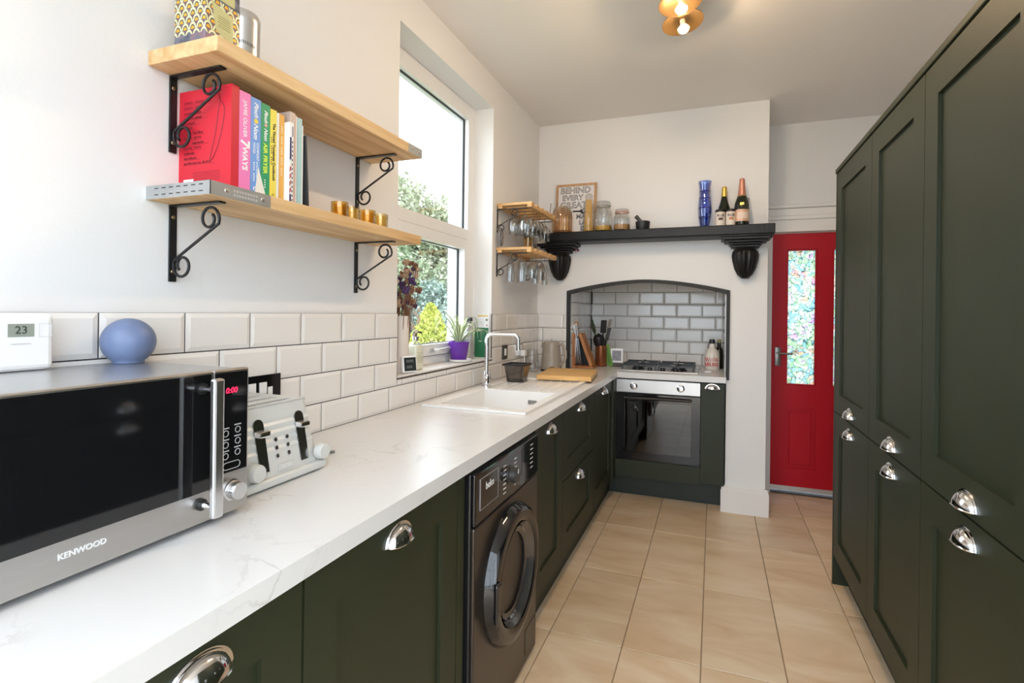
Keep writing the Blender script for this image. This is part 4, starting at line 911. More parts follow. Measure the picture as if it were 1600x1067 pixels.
# tins on the upper shelf
def tin_material():
    m = bpy.data.materials.new('scalloped_print_tin'); m.use_nodes = True; nt = m.node_tree; b = nt.nodes['Principled BSDF']
    tc = nt.nodes.new('ShaderNodeTexCoord'); sp = nt.nodes.new('ShaderNodeSeparateXYZ'); nt.links.new(tc.outputs['Object'], sp.inputs[0])
    def math_(op, a, bb=None, c=None):
        n = nt.nodes.new('ShaderNodeMath'); n.operation = op
        for i, q in enumerate((a, bb, c)):
            if q is None: continue
            if isinstance(q, (int, float)): n.inputs[i].default_value = q
            else: nt.links.new(q, n.inputs[i])
        return n.outputs[0]
    u = math_('ADD', sp.outputs['X'], sp.outputs['Y']); su_ = math_('MULTIPLY', u, 42.0); sv = math_('MULTIPLY', sp.outputs['Z'], 60.0)
    row = math_('FLOOR', sv); sh = math_('MULTIPLY', math_('MODULO', row, 2.0), 0.5)
    fu = math_('SUBTRACT', math_('FRACT', math_('ADD', math_('ADD', su_, sh), 50.0)), 0.5); fv = math_('FRACT', sv)
    d = math_('POWER', math_('ADD', math_('POWER', math_('MULTIPLY', fu, 2.0), 2.0), math_('POWER', fv, 2.0)), 0.5)
    c = ramp(nt, d, [(0.0, (0.90, 0.42, 0.03)), (0.42, (0.90, 0.42, 0.03)), (0.46, (0.05, 0.07, 0.07)), (0.62, (0.06, 0.08, 0.08)), (0.66, (0.66, 0.70, 0.44)), (0.95, (0.70, 0.72, 0.48)), (1.0, (0.16, 0.10, 0.12))])
    n = nt.nodes.new('ShaderNodeTexNoise'); n.inputs['Scale'].default_value = 30; nt.links.new(tc.outputs['Object'], n.inputs['Vector'])
    dk = ramp(nt, n.outputs['Fac'], [(0.35, (0.05, 0.06, 0.09)), (0.5, (0.16, 0.17, 0.22)), (0.65, (0.26, 0.16, 0.20))])
    low = math_('LESS_THAN', math_('ADD', sp.outputs['Z'], math_('MULTIPLY', math_('ABSOLUTE', fu), 0.012)), 0.026)
    hi = math_('GREATER_THAN', sp.outputs['Z'], 0.108)
    mx = nt.nodes.new('ShaderNodeMix'); mx.data_type = 'RGBA'; nt.links.new(math_('MAXIMUM', low, hi), mx.inputs[0]); nt.links.new(c, mx.inputs[6]); nt.links.new(dk, mx.inputs[7])
    nt.links.new(mx.outputs[2], b.inputs['Base Color']); b.inputs['Roughness'].default_value = 0.3; b.inputs['Metallic'].default_value = 0.2
    return m
tt_ = thing('tea_tin', 'square tea tin with an orange and green scallop pattern on the upper shelf', 'tin', (0.125, 0.918, UZ1))
MB().box(0.075, 0.175, 0.872, 0.966, UZ1 + 0.0005, UZ1 + 0.165, 0.003).obj('tin_body', tin_material(), tt_)
LABM = mat('tin_label', (0.55, 0.52, 0.24), 0.4)
lb = MB().prism([(0.888, UZ1 + 0.100), (0.946, UZ1 + 0.086), (0.946, UZ1 + 0.022), (0.900, UZ1 + 0.036)], 'X', 0.1752, 0.1758).obj('label_panel', LABM, tt_)
MB().box(0.1752, 0.1758, 0.905, 0.950, UZ1 + 0.112, UZ1 + 0.14).obj('label_panel', LABM, tt_)
m = MB()
for k in range(6): m.box(0.1758, 0.1760, 0.904 + 0.002 * (k % 2), 0.938, UZ1 + 0.048 + k * 0.005, UZ1 + 0.0495 + k * 0.005)
m.obj('label_print', mat('olive_print', (0.25, 0.22, 0.08), 0.5), lb)
tn = thing('silver_canister', 'round brushed steel canister beside the tea tin', 'canister', (0.112, 1.020, UZ1))
MB().lathe([(0, 0), (0.048, 0), (0.048, 0.118), (0.0485, 0.120), (0.0485, 0.138), (0.044, 0.146), (0, 0.147)], (0.112, 1.022, UZ1 + 0.0005), 40).obj('canister_body', mat('satin_steel', (0.62, 0.62, 0.63), 0.22, 1.0), tn, smooth=True)
nd = Vector((1.15, -1.02, 0)).normalized()
BPR = mat('black_print', (0.02, 0.02, 0.02), 0.5)
for s, a_, zz, sz in (('R', -0.18, 0.062, 0.020), ('e', -0.02, 0.062, 0.015)):
    n_ = Matrix.Rotation(a_, 3, 'Z') @ nd
    text('lettering', s, sz, Vector((0.112, 1.022, UZ1 + zz)) + n_ * 0.0483, ZR.cross(n_), ZR, BPR, tn)
m = MB()
for k in range(9):
    n_ = Matrix.Rotation(0.10 + k * 0.085, 3, 'Z') @ nd; c_ = Vector((0.112, 1.022, UZ1 + 0.062 - 0.0006 * k)) + n_ * 0.0482
    m.tube([c_ - ZR * 0.004, c_ + ZR * 0.004], 0.0008, 5)
m.obj('small_print', BPR, tn)['kind'] = 'stuff'
# amber tealight glasses
GA = 'amber tealight glasses on the lower shelf'
for i, (y, x, mm_, lab) in enumerate(((1.372, 0.150, AMBER, 'amber dimpled tealight glass, first of four after the books'), (1.446, 0.138, AMBERP, 'amber dimpled tealight glass, second of four after the books'), (1.515, 0.150, AMBER, 'amber dimpled tealight glass, third of four after the books'), (1.590, 0.150, AMBERP, 'pale amber dimpled tealight glass at the window end of its row'))):
    prof = [(0, 0.002), (0.024, 0.001), (0.027, 0.006), (0.0275, 0.052), (0.0255, 0.052), (0.0245, 0.008), (0, 0.007)]
    o = MB().lathe(prof, (x, y, LZ1 + 0.0005), 28, flute=lambda a, h: 0.03 * math.sin(9 * a) * math.sin(h * 420) if 0.006 < h < 0.05 else 0).obj('tealight_glass', mm_, origin=(x, y, LZ1), smooth=True)
    tag(o, lab, 'glass', GA)

# ================================================================ WINDOW SILL
SZ = WZ0 + 0.010
vs1 = tag(MB().lathe([(0, 0), (0.036, 0), (0.036, 0.255), (0.033, 0.255), (0.033, 0.02), (0, 0.02)], (-0.066, 2.068, SZ), 32).obj('tall_vase', mat('cream_vase', (0.78, 0.70, 0.64), 0.45), origin=(-0.066, 2.068, SZ), smooth=True), 'tall cream cylinder vase on the window sill', 'vase')
df = thing('dried_flowers', 'bunch of brown and purple dried flowers standing in the cream vase', 'flowers', (-0.066, 2.068, SZ + 0.03))
rn = random.Random(3)
SB = mat('dried_stem', (0.22, 0.10, 0.05), 0.8, vary=0.3); heads = [mat('dried_purple', (0.07, 0.035, 0.11), 0.9, vary=0.4, scale=60, bump=0.5), mat('dried_tan', (0.42, 0.28, 0.18), 0.9, vary=0.4, scale=60, bump=0.5), mat('dried_brown', (0.20, 0.10, 0.06), 0.9, vary=0.4, scale=60, bump=0.5), mat('dried_cream', (0.62, 0.52, 0.42), 0.9, vary=0.3, scale=60)]
for k in range(40):
    a = rn.uniform(0, 6.28); s = rn.uniform(0.2, 1.0); top = Vector((-0.066 + 0.055 * s * math.cos(a), 2.075 + 0.085 * s * math.sin(a) + 0.02, SZ + rn.uniform(0.30, 0.50)))
    base = Vector((-0.066 + 0.018 * math.cos(a), 2.068 + 0.018 * math.sin(a), SZ + 0.03)); mid = (base + top) / 2 + Vector((0.004 * math.cos(a), 0.006 * math.sin(a), 0.02))
    MB().tube([base, mid, top], 0.0016, 5).obj('stem', SB, df)
    hm = heads[k % 3] if k % 7 else heads[3]; m = MB(); r0 = rn.uniform(0.010, 0.019)
    for q in range(5): m.ball(top + Vector((rn.uniform(-1, 1), rn.uniform(-1, 1), rn.uniform(-1, 1))) * r0 * 0.7, r0 * 0.6, r0 * 0.6, r0 * 0.7, 7, 5)
    m.obj('flower_head', hm, df)
m = MB()
for q in range(9): m.ball((-0.02 + rn.uniform(-0.008, 0.008), 2.118 + rn.uniform(-0.02, 0.02), SZ + 0.17 + q * 0.014), 0.008, 0.010, 0.009, 7, 5)
m.obj('hanging_seed_head', heads[3], df)
wc_ = thing('weather_clock', 'small white digital weather clock with a dark screen on the window sill', 'clock', (-0.012, 2.055, SZ))
R_ = Matrix.Translation((0.000 - 0.004, 2.045, SZ)) @ Matrix.Rotation(-0.42, 4, 'Z') @ Matrix.Rotation(-0.14, 4, 'Y')
MB().box(-0.009, 0.010, -0.038, 0.038, 0.003, 0.078, 0.006, 3).xf(R_).obj('case', WHITEP, wc_)
MB().box(0.0095, 0.0110, -0.031, 0.031, 0.010, 0.070, 0.0005).xf(R_).obj('screen', mat('dark_lcd', (0.03, 0.035, 0.035), 0.12), wc_)
m = MB().box(0.011, 0.0114, -0.020, 0.018, 0.048, 0.060).box(0.011, 0.0114, -0.020, 0.010, 0.022, 0.034).xf(R_); m.obj('screen_digits', mat('lcd_faint', (0.10, 0.11, 0.11), 0.3), wc_)
sp_ = thing('soap_dispenser', 'clear pump bottle of pale liquid soap on the window sill', 'soap', (-0.062, 2.176, SZ))
c = (-0.058, 2.182, SZ)
MB().box(c[0] - 0.026, c[0] + 0.026, c[1] - 0.034, c[1] + 0.034, SZ + 0.0005, SZ + 0.118, 0.008, 3).obj('bottle', mat('soap_liquid', (0.76, 0.76, 0.60), 0.12, coat=0.6), sp_, smooth=True)
MB().lathe([(0.030, 0.114), (0.022, 0.128), (0.012, 0.135), (0.012, 0.142)], c, 20).obj('shoulder', CLEAR, sp_, smooth=True)
m = MB().lathe([(0, 0.140), (0.015, 0.140), (0.015, 0.158), (0, 0.158)], c, 18); m.obj('collar', STEEL, sp_, smooth=True)
MB().lathe([(0.006, 0.158), (0.006, 0.170), (0.012, 0.172), (0.012, 0.182), (0, 0.183)], c, 14).tube([(c[0], c[1], SZ + 0.178), (c[0] + 0.012, c[1] + 0.025, SZ + 0.178), (c[0] + 0.014, c[1] + 0.034, SZ + 0.172)], 0.004, 6).obj('pump', BLACKP, sp_, smooth=True)
m = MB()
for k in range(5): m.box(c[0] + 0.026, c[0] + 0.0266, c[1] - 0.022, c[1] + 0.022, SZ + 0.035 + k * 0.011, SZ + 0.038 + k * 0.011)
m.obj('label_print', mat('faint_olive_print', (0.45, 0.44, 0.32), 0.5), sp_)
# potted spider plant
PX, PY = -0.058, 2.640
sa = tag(MB().lathe([(0, 0.004), (0.045, 0.002), (0.055, 0.006), (0.066, 0.016), (0.068, 0.016), (0.060, 0.003), (0.045, 0.0), (0, 0.0)], (PX + 0.01, PY, SZ + 0.0005), 36).obj('saucer', CERAM, origin=(PX, PY, SZ), smooth=True), 'white ceramic saucer under the purple plant pot', 'saucer')
pt_ = thing('potted_spider_plant', 'spider plant with striped arching leaves in a glossy purple pot', 'plant', (PX, PY, SZ + 0.006))
MB().lathe([(0, 0.007), (0.040, 0.007), (0.044, 0.012), (0.056, 0.100), (0.059, 0.112), (0.055, 0.114), (0.053, 0.100), (0, 0.098)], (PX, PY, SZ), 36).obj('pot', mat('purple_glaze', (0.13, 0.025, 0.33), 0.12, vary=0.15, scale=12), pt_, smooth=True)
def leafm():
    m = bpy.data.materials.new('striped_leaf'); m.use_nodes = True; nt = m.node_tree; b = nt.nodes['Principled BSDF']
    uv = nt.nodes.new('ShaderNodeUVMap'); sp = nt.nodes.new('ShaderNodeSeparateXYZ'); nt.links.new(uv.outputs[0], sp.inputs[0])
    nt.links.new(ramp(nt, sp.outputs['X'], [(0.22, (0.66, 0.70, 0.48)), (0.34, (0.20, 0.30, 0.09)), (0.66, (0.20, 0.30, 0.09)), (0.78, (0.66, 0.70, 0.48))]), b.inputs['Base Color']); b.inputs['Roughness'].default_value = 0.4
    return m
LFM = leafm()
for k in range(34):
    a = k * 2.4 + rn.uniform(-0.3, 0.3); ln = rn.uniform(0.19, 0.33); el = rn.uniform(0.75, 1.40); w = rn.uniform(0.0060, 0.0095)
    if math.cos(a) < -0.55: ln = min(ln, 0.11)
    dirv = Vector((math.cos(a), math.sin(a), 0)); p = Vector((PX, PY, SZ + 0.10)) + dirv * 0.012; V, F = [], []; N = 12
    for i in range(N + 1):
        t = i / N; ww = w * (1 - t ** 2.2) * (0.6 + 0.4 * min(1, 4 * t)) + 0.0004; sd = dirv.cross(ZR)
        V += [p - sd * ww + ZR * 0.002, p, p + sd * ww + ZR * 0.002]
        e = el - 3.1 * t * t; p = p + (dirv * math.cos(e) + ZR * math.sin(e)) * ln / N
        p.x = min(max(p.x, -0.105 if p.y < 2.77 else -0.042), 0.062); p.z = max(p.z, SZ + 0.004)
    for i in range(N):
        for q in (0, 1): F.append((3 * i + q, 3 * i + q + 1, 3 * i + q + 4, 3 * i + q + 3))
    o_ = Vector((PX, PY, SZ + 0.006)); me = bpy.data.meshes.new('leaf'); me.from_pydata([v - o_ for v in V], [], F); me.materials.append(LFM)
    ul = me.uv_layers.new(name='UVMap')
    for lp in me.loops: ul.data[lp.index].uv = ((lp.vertex_index % 3) / 2, 0.5)
    link('leaf', me, pt_)
# leaflets and spray bottle at the far end of the sill
gb_ = thing('green_chopping_mat', 'green printed board leaning upright at the far end of the window sill', 'board', (-0.030, 2.90, SZ))
MB().box(-0.096, 0.000, 2.925, 2.931, SZ + 0.001, SZ + 0.185).obj('board', mat('green_print_board', (0.02, 0.16, 0.07), 0.4, vary=0.1), gb_)
MB().ring('Y', -0.097, 0.001, SZ + 0.001, SZ + 0.186, 0.003, 2.9235, 2.932).obj('white_border', WHITEP, gb_)
m = MB()
for k in range(12):
    if k not in (3, 4, 7): m.box(-0.016, -0.006, 2.9245, 2.925, SZ + 0.010 + k * 0.0135, SZ + 0.014 + k * 0.0135)
m.box(-0.075, -0.05, 2.9245, 2.925, SZ + 0.163, SZ + 0.172).box(-0.07, -0.045, 2.9245, 2.925, SZ + 0.10, SZ + 0.103)
m.obj('white_marks', WHITEP, gb_)
cd = thing('recipe_card', 'white printed card standing behind the green board on the sill', 'card', (-0.035, 2.940, SZ))
MB().box(-0.084, -0.004, 2.934, 2.937, SZ + 0.001, SZ + 0.268).obj('card', WHITEP, cd)
MB().box(-0.080, -0.012, 2.9334, 2.934, SZ + 0.248, SZ + 0.260).obj('heading_print', mat('ochre_print', (0.70, 0.52, 0.22), 0.5), cd)
MB().lathe([(0.008, 0), (0.008, -0.0005), (0, -0.0005)], (-0.020, 2.934, SZ + 0.230), 14, 'Y').obj('badge_print', mat('olive_badge', (0.22, 0.22, 0.12), 0.5), cd)
MB().lathe([(0.006, 0), (0.006, -0.0005), (0, -0.0005)], (-0.018, 2.934, SZ + 0.197), 14, 'Y').obj('badge_print', mat('rose_badge', (0.55, 0.28, 0.25), 0.5), cd)
m = MB()
for k in range(4): m.box(-0.078, -0.035, 2.9334, 2.934, SZ + 0.200 + k * 0.010, SZ + 0.2015 + k * 0.010)
m.obj('text_print', mat('grey_text', (0.45, 0.45, 0.45), 0.5), cd)
sb_ = thing('spray_bottle', 'clear bottle with a dark cap behind the spider plant', 'bottle', (-0.090, 2.83, SZ))
MB().lathe([(0, 0.001), (0.030, 0.001), (0.033, 0.006), (0.033, 0.145), (0.028, 0.175), (0.014, 0.195), (0.012, 0.215)], (-0.080, 2.82, SZ), 24).obj('bottle', CLEAR, sb_, smooth=True)
MB().box(-0.092, -0.066, 2.806, 2.834, SZ + 0.213, SZ + 0.248, 0.003).obj('cap', BLACKP, sb_)

# ================================================================ WORKTOP THINGS NEAR THE SINK
def tub_mat(): return thin_glass('smoked_plastic', (0.42, 0.39, 0.37), 0.10, 0.1)
tb = thing('smoked_tub', 'smoky translucent plastic tub with a black rim on the draining board', 'tub', (0.168, 2.965, WT + 0.008))
def frust(m, c, w0, w1, z0, z1, t=None):
    L = [[m.bm.verts.new((c[0] + sx * w, c[1] + sy * w, z)) for sx, sy in ((-1, -1), (1, -1), (1, 1), (-1, 1))] for w, z in ((w0, z0), (w1, z1))]
    for k in range(4): m.bm.faces.new([L[0][k], L[0][(k + 1) % 4], L[1][(k + 1) % 4], L[1][k]])
    m.bm.faces.new(L[0][::-1])
m = MB(); frust(m, (0.168, 2.965), 0.050, 0.064, WT + 0.010, WT + 0.105); bmesh.ops.bevel(m.bm, geom=[e for e in m.bm.edges if abs(e.verts[0].co.z - e.verts[1].co.z) > 0.05], offset=0.014, segments=4, affect='EDGES')
m.obj('tub_body', tub_mat(), tb)
MB().ring('Z', 0.168 - 0.069, 0.168 + 0.069, 2.965 - 0.069, 2.965 + 0.069, 0.010, WT + 0.102, WT + 0.113).obj('rim', BLACKP, tb)
MB().box(0.168 - 0.051, 0.168 + 0.051, 2.965 - 0.051, 2.965 + 0.051, WT + 0.0075, WT + 0.012, 0.002).obj('base', BLACKP, tb)
# chopping board
cb = Matrix.Translation((0.400, 3.290, WT)) @ Matrix.Rotation(0.12, 4, 'Z')
o = MB().box(-0.165, 0.165, -0.225, 0.225, 0.0120, 0.040, 0.004).xf(cb).obj('chopping_board', BAMBOO, origin=(0.4, 3.29, WT))
tag(o, 'thick bamboo chopping board on the worktop beside the kettle', 'chopping board')
m = MB()
for sx in (-0.13, 0.13):
    for sy in (-0.07, 0.19): m.box(sx - 0.012, sx + 0.012, sy - 0.012, sy + 0.012, 0.0006, 0.013)
m.xf(cb).obj('foot', BLACKP, o)
# kettle
kt = thing('kettle', 'taupe ribbed electric kettle in the worktop corner', 'kettle', (0.170, 3.66, WT)); kc = (0.172, 3.665, WT)
KM = mat('taupe_kettle', (0.36, 0.31, 0.25), 0.35)
prof = [(0, 0.012), (0.074, 0.012), (0.076, 0.020)]
for i in range(29):
    h = 0.03 + 0.16 * i / 28; r = 0.076 - 0.016 * (h - 0.03) / 0.16; prof.append((r + (0.0012 * math.sin(i * PI / 1.5) if 5 < i < 22 else 0), h))
prof += [(0.059, 0.200), (0.055, 0.206), (0.02, 0.209), (0, 0.209)]
MB().lathe(prof, kc, 40).obj('kettle_body', KM, kt, smooth=True)
MB().lathe([(0, 0), (0.078, 0), (0.078, 0.010), (0.070, 0.013), (0, 0.013)], kc, 36).obj('power_base', BLACKP, kt, smooth=True)
MB().tube([(kc[0], kc[1], WT + 0.208), (kc[0], kc[1], WT + 0.228)], 0.004, 8).obj('lid_knob', KM, kt)
kd = Vector((0.94, -0.34, 0)).normalized()
MB().tube([Vector(kc) + kd * r + ZR * z for r, z in ((0.056, 0.190), (0.085, 0.193), (0.108, 0.180), (0.122, 0.145), (0.124, 0.105), (0.115, 0.075), (0.095, 0.055), (0.072, 0.050))], 0.0085, 10, flat=1.3).obj('kettle_handle', KM, kt, smooth=True)
MB().prism([(-0.018, 0.160), (0.018, 0.160), (0.012, 0.203), (-0.012, 0.203)], 'X', 0, 0.03).xf(Matrix.Translation(Vector(kc) - kd * 0.050) @ Matrix.Rotation(math.atan2(-kd.y, -kd.x), 4, 'Z')).obj('spout', KM, kt)
MB().box(-0.014, 0.014, -0.001, 0.001, 0.022, 0.036).xf(Matrix.Translation(Vector(kc) + Vector((0.35, -0.93, 0)) * 0.0765) @ Matrix.Rotation(0.36, 4, 'Z')).obj('badge', CHROME, kt)
jg = thing('glass_jar', 'clear glass storage jar with a wire clip beside the kettle', 'jar', (0.070, 3.535, WT))
MB().lathe([(0, 0.002), (0.043, 0.001), (0.046, 0.006), (0.046, 0.125), (0.040, 0.140), (0.040, 0.150)], (0.070, 3.535, WT), 28).obj('jar_body', CLEAR, jg, smooth=True)
MB().lathe([(0.042, 0.150), (0.042, 0.158), (0, 0.165)], (0.070, 3.535, WT), 24).obj('jar_lid', CLEAR, jg, smooth=True)
MB().tube([(0.070 + 0.012 * math.cos(a), 3.535, WT + 0.175 + 0.012 * math.sin(a)) for a in [q * 0.6 for q in range(11)]], 0.0015, 5).obj('wire_loop', STEEL, jg)
# knife stand
ks = thing('knife_stand', 'orange oak knife stand with one upright and one leaning board', 'knife block', (0.325, 3.96, WT))
KY0, KY1 = 3.93, 4.06
MB().box(0.250, 0.425, KY0, KY1, WT + 0.0005, WT + 0.016, 0.003).obj('stand_base', OAK, ks)
MB().box(0.254, 0.278, KY0, KY1, WT + 0.016, WT + 0.262, 0.003).obj('upright_board', OAK, ks)
MB().box(-0.012, 0.012, KY0, KY1, 0, 0.262, 0.003).xf(Matrix.Translation((0.405, 0, WT + 0.016)) @ Matrix.Rotation(-0.36, 4, 'Y')).obj('leaning_board', OAK, ks)
MB().prism([(0.279, WT + 0.017), (0.388, WT + 0.017), (0.300, WT + 0.245), (0.279, WT + 0.245)], 'Y', KY1 - 0.012, KY1 - 0.004).obj('back_plate', BLACKP, ks)
for i, (x, y, z, ti, hm, lab) in enumerate(((0.296, 3.955, 0.205, -0.10, STEEL, 'steel-handled kitchen knife standing in the knife stand'), (0.310, 3.985, 0.215, -0.13, STEEL, 'long steel-handled knife leaning in the knife stand'), (0.285, 4.01, 0.225, -0.05, OAK, 'wooden-handled knife standing in the knife stand'))):
    kn = thing('kitchen_knife', lab, 'knife', (x, y, WT + 0.02), 'knives in the knife stand'); T = Matrix.Translation((x, y, WT + 0.02)) @ Matrix.Rotation(ti, 4, 'Y')
    MB().box(-0.009, 0.009, -0.001, 0.001, 0.004, z).xf(T).obj('blade', CHROME, kn)
    MB().box(-0.010, 0.010, -0.007, 0.007, z, z + 0.105, 0.004).xf(T).obj('knife_handle', hm, kn)
# utensil pot
up = tag(MB().lathe([(0, 0.001), (0.043, 0.001), (0.046, 0.006), (0.044, 0.165), (0.041, 0.165), (0.042, 0.010), (0, 0.010)], (0.432, 4.16, WT), 28).obj('utensil_pot', mat('copper_brown_pot', (0.30, 0.10, 0.04), 0.25, 0.5, vary=0.3, scale=15), origin=(0.432, 4.16, WT), smooth=True), 'tall copper-brown pot holding the cooking utensils', 'pot')
WSP = mat('dark_wood_spoon', (0.22, 0.10, 0.05), 0.6, vary=0.2); GU = 'cooking utensils in the copper pot'
def utensil(name, label, dx, dy, L, hm, head, hmm):
    rt = thing(name, label, 'utensil', (0.432, 4.16, WT + 0.012), GU); b0 = Vector((0.432 - dx * 0.02, 4.16 - dy * 0.02, WT + 0.012)); d = Vector((dx, dy, 1)).normalized(); e = b0 + d * L
    MB().cyl(b0, e, 0.0062, 8).obj('stem', hm, rt)
    T = Matrix.Translation(e) @ d.to_track_quat('Z', 'Y').to_matrix().to_4x4(); m = MB()
    if head == 'spoon': m.ball((0, 0, 0.042), 0.032, 0.010, 0.050, 14, 8)
    elif head == 'turner': m.box(-0.042, 0.042, -0.002, 0.002, 0.0, 0.105, 0.0015)
    elif head == 'slim': m.box(-0.024, 0.024, -0.003, 0.003, 0.0, 0.105, 0.0025)
    else: m.lathe([(0.040, 0.0), (0.046, 0.035), (0.038, 0.070), (0.0, 0.092)], (0, 0, 0), 18)
    m.xf(T).obj('head', hmm, rt, smooth=head in ('spoon', 'ladle')); return rt
utensil('wooden_spoon', 'dark wooden spoon standing in the copper pot', -0.24, 0.06, 0.255, WSP, 'spoon', WSP)
utensil('ladle', 'black ladle standing in the copper pot', -0.05, -0.24, 0.165, BLACKP, 'ladle', BLACKP)
utensil('fish_slice', 'black slotted turner tilted out of the copper pot', 0.25, -0.03, 0.195, BLACKP, 'turner', BLACKP)
utensil('spatula', 'pale wooden spatula tilted out of the copper pot', 0.19, 0.16, 0.265, WSP, 'slim', mat('pale_spatula', (0.45, 0.40, 0.33), 0.5))
utensil('palette_knife', 'black narrow spatula standing in the copper pot', 0.02, 0.23, 0.255, BLACKP, 'slim', BLACKP)
utensil('tongs', 'dark green-handled spatula standing in the copper pot', -0.20, -0.14, 0.262, mat('green_handle', (0.04, 0.14, 0.04), 0.4), 'slim', mat('dark_green_head', (0.02, 0.06, 0.02), 0.4))
T = Matrix.Translation((0.505, 4.185, WT)) @ Matrix.Rotation(-0.22, 4, 'Y')
gm = tag(MB().box(-0.022, 0.022, -0.006, 0.006, 0.004, 0.175, 0.004).xf(T).obj('green_grater', mat('lime_green_plastic', (0.16, 0.36, 0.03), 0.35), origin=(0.5, 4.185, WT)), 'lime green plastic utensil leaning beside the copper pot', 'utensil')
MB().box(-0.012, 0.012, -0.0075, -0.006, 0.02, 0.15, 0.0005).xf(T).obj('groove', mat('dark_lime', (0.08, 0.20, 0.02), 0.4), gm)
# photo on a stand
ph = thing('photo_print', 'white-bordered black and white photo on a dark stand beside the hob', 'photo', (0.548, 4.20, WT))
T = Matrix.Translation((0.548, 4.21, WT)) @ Matrix.Rotation(0.12, 4, 'Z')
MB().box(-0.040, 0.040, -0.022, 0.022, 0.0005, 0.030, 0.004).xf(T).obj('stand', mat('dark_brown_stand', (0.04, 0.022, 0.016), 0.4), ph)
T2 = T @ Matrix.Translation((0, -0.005, 0.026)) @ Matrix.Rotation(-0.10, 4, 'X')
pp = MB().box(-0.047, 0.047, -0.001, 0.001, 0, 0.115).xf(T2).obj('print', WHITEP, ph)
MB().box(-0.035, 0.035, -0.0016, -0.001, 0.018, 0.098).xf(T2).obj('picture', mat('mono_photo', (0.14, 0.11, 0.12), 0.3, vary=1.0, scale=38), pp)
# bottles by the hob
wb = thing('stoneware_bottle', 'white stoneware bottle with red lettering beside the hob', 'bottle', (1.252, 4.32, WT)); c = (1.252, 4.32, WT)
MB().lathe([(0, 0.0005), (0.052, 0.0005), (0.055, 0.006), (0.055, 0.110), (0.048, 0.138), (0.024, 0.165), (0.020, 0.172), (0.020, 0.198), (0, 0.198)], c, 32).obj('bottle_body', mat('cream_stoneware', (0.76, 0.70, 0.62), 0.3), wb, smooth=True)
MB().lathe([(0.021, 0.197), (0.021, 0.228), (0, 0.229)], c, 18).obj('stopper', BLACKP, wb, smooth=True)
MB().tube([(c[0] - 0.030, c[1] - 0.01, WT + 0.160), (c[0] - 0.027, c[1] - 0.012, WT + 0.19), (c[0] - 0.018, c[1] - 0.01, WT + 0.20)], 0.003, 6).obj('clip', BLACKP, wb)
REDP = mat('red_print', (0.60, 0.02, 0.03), 0.5)
m = MB(); cz = lambda a, z: Vector(c) + Matrix.Rotation(a, 3, 'Z') @ Vector((0, -0.0556, 0)) + ZR * z
m.tube([cz(-0.95 + 0.16 * k, 0.064 if k % 2 else 0.092) for k in range(12)], 0.0034, 6)
for k in range(8): m.tube([cz(-0.92 + 0.235 * k, 0.028), cz(-0.92 + 0.235 * k + (0.10 if k % 3 == 1 else 0.0), 0.055)], 0.0034, 6)
m.obj('red_lettering', REDP, wb)
db = thing('oil_bottle', 'slim dark bottle with a pale cap behind the stoneware bottle', 'bottle', (1.305, 4.40, WT)); c = (1.303, 4.41, WT)
MB().lathe([(0, 0.0005), (0.030, 0.0005), (0.031, 0.005), (0.031, 0.130), (0.026, 0.152), (0.014, 0.170), (0.013, 0.205), (0, 0.205)], c, 24).obj('bottle_body', mat('dark_bottle_glass', (0.015, 0.015, 0.010), 0.08), db, smooth=True)
MB().lathe([(0.0145, 0.203), (0.0145, 0.226), (0, 0.227)], c, 16).obj('cap', mat('olive_cap', (0.40, 0.34, 0.14), 0.4), db, smooth=True)
sr = thing('spoon_rest', 'small white ring-shaped spoon rest on the worktop beside the hob', 'spoon rest', (1.228, 4.07, WT))
m = MB().tube([(1.228 + 0.028 * math.cos(q * PI / 10), 4.065 + 0.036 * math.sin(q * PI / 10), WT + 0.006) for q in range(21)], 0.005, 8); m.obj('ring', CERAM, sr, smooth=True)
MB().tube([(1.205, 4.04, WT + 0.006), (1.185, 4.075, WT + 0.007), (1.175, 4.11, WT + 0.006)], 0.004, 6).obj('tail', CERAM, sr, smooth=True)

# ================================================================ GLASS RACKS
RZU, RZL = 1.972, 1.700
GR = 'wine glasses hanging under the slatted racks'
def rack(label, z):
    rt = thing('slatted_rack', label, 'rack', (0.115, 3.28, z), 'slatted pine racks beside the window')
    for k in range(6):
        y = 3.012 + k * 0.099
        MB().box(0.003, 0.232, y, y + 0.052, z + 0.004, z + 0.020, 0.002).obj('slat', PINEX, rt)
    for x in (0.012, 0.203): MB().box(x, x + 0.028, 3.012, 3.559, z - 0.012, z + 0.004, 0.001).obj('rail', PINEX, rt)
    return rt
rack('slatted pine rack, upper of the two beside the window', RZU); rack('slatted pine rack, lower of the two beside the window', RZL)
for z, nm in ((RZU, 'upper'), (RZL, 'lower')):
    for y, en in ((3.030, 'window end'), (3.540, 'chimney end')):
        bracket('small black scroll bracket under the %s slatted rack, at its %s' % (nm, en), y, z - 0.012, 0.20, 0.145, 'scroll brackets under the slatted racks', 0.016)
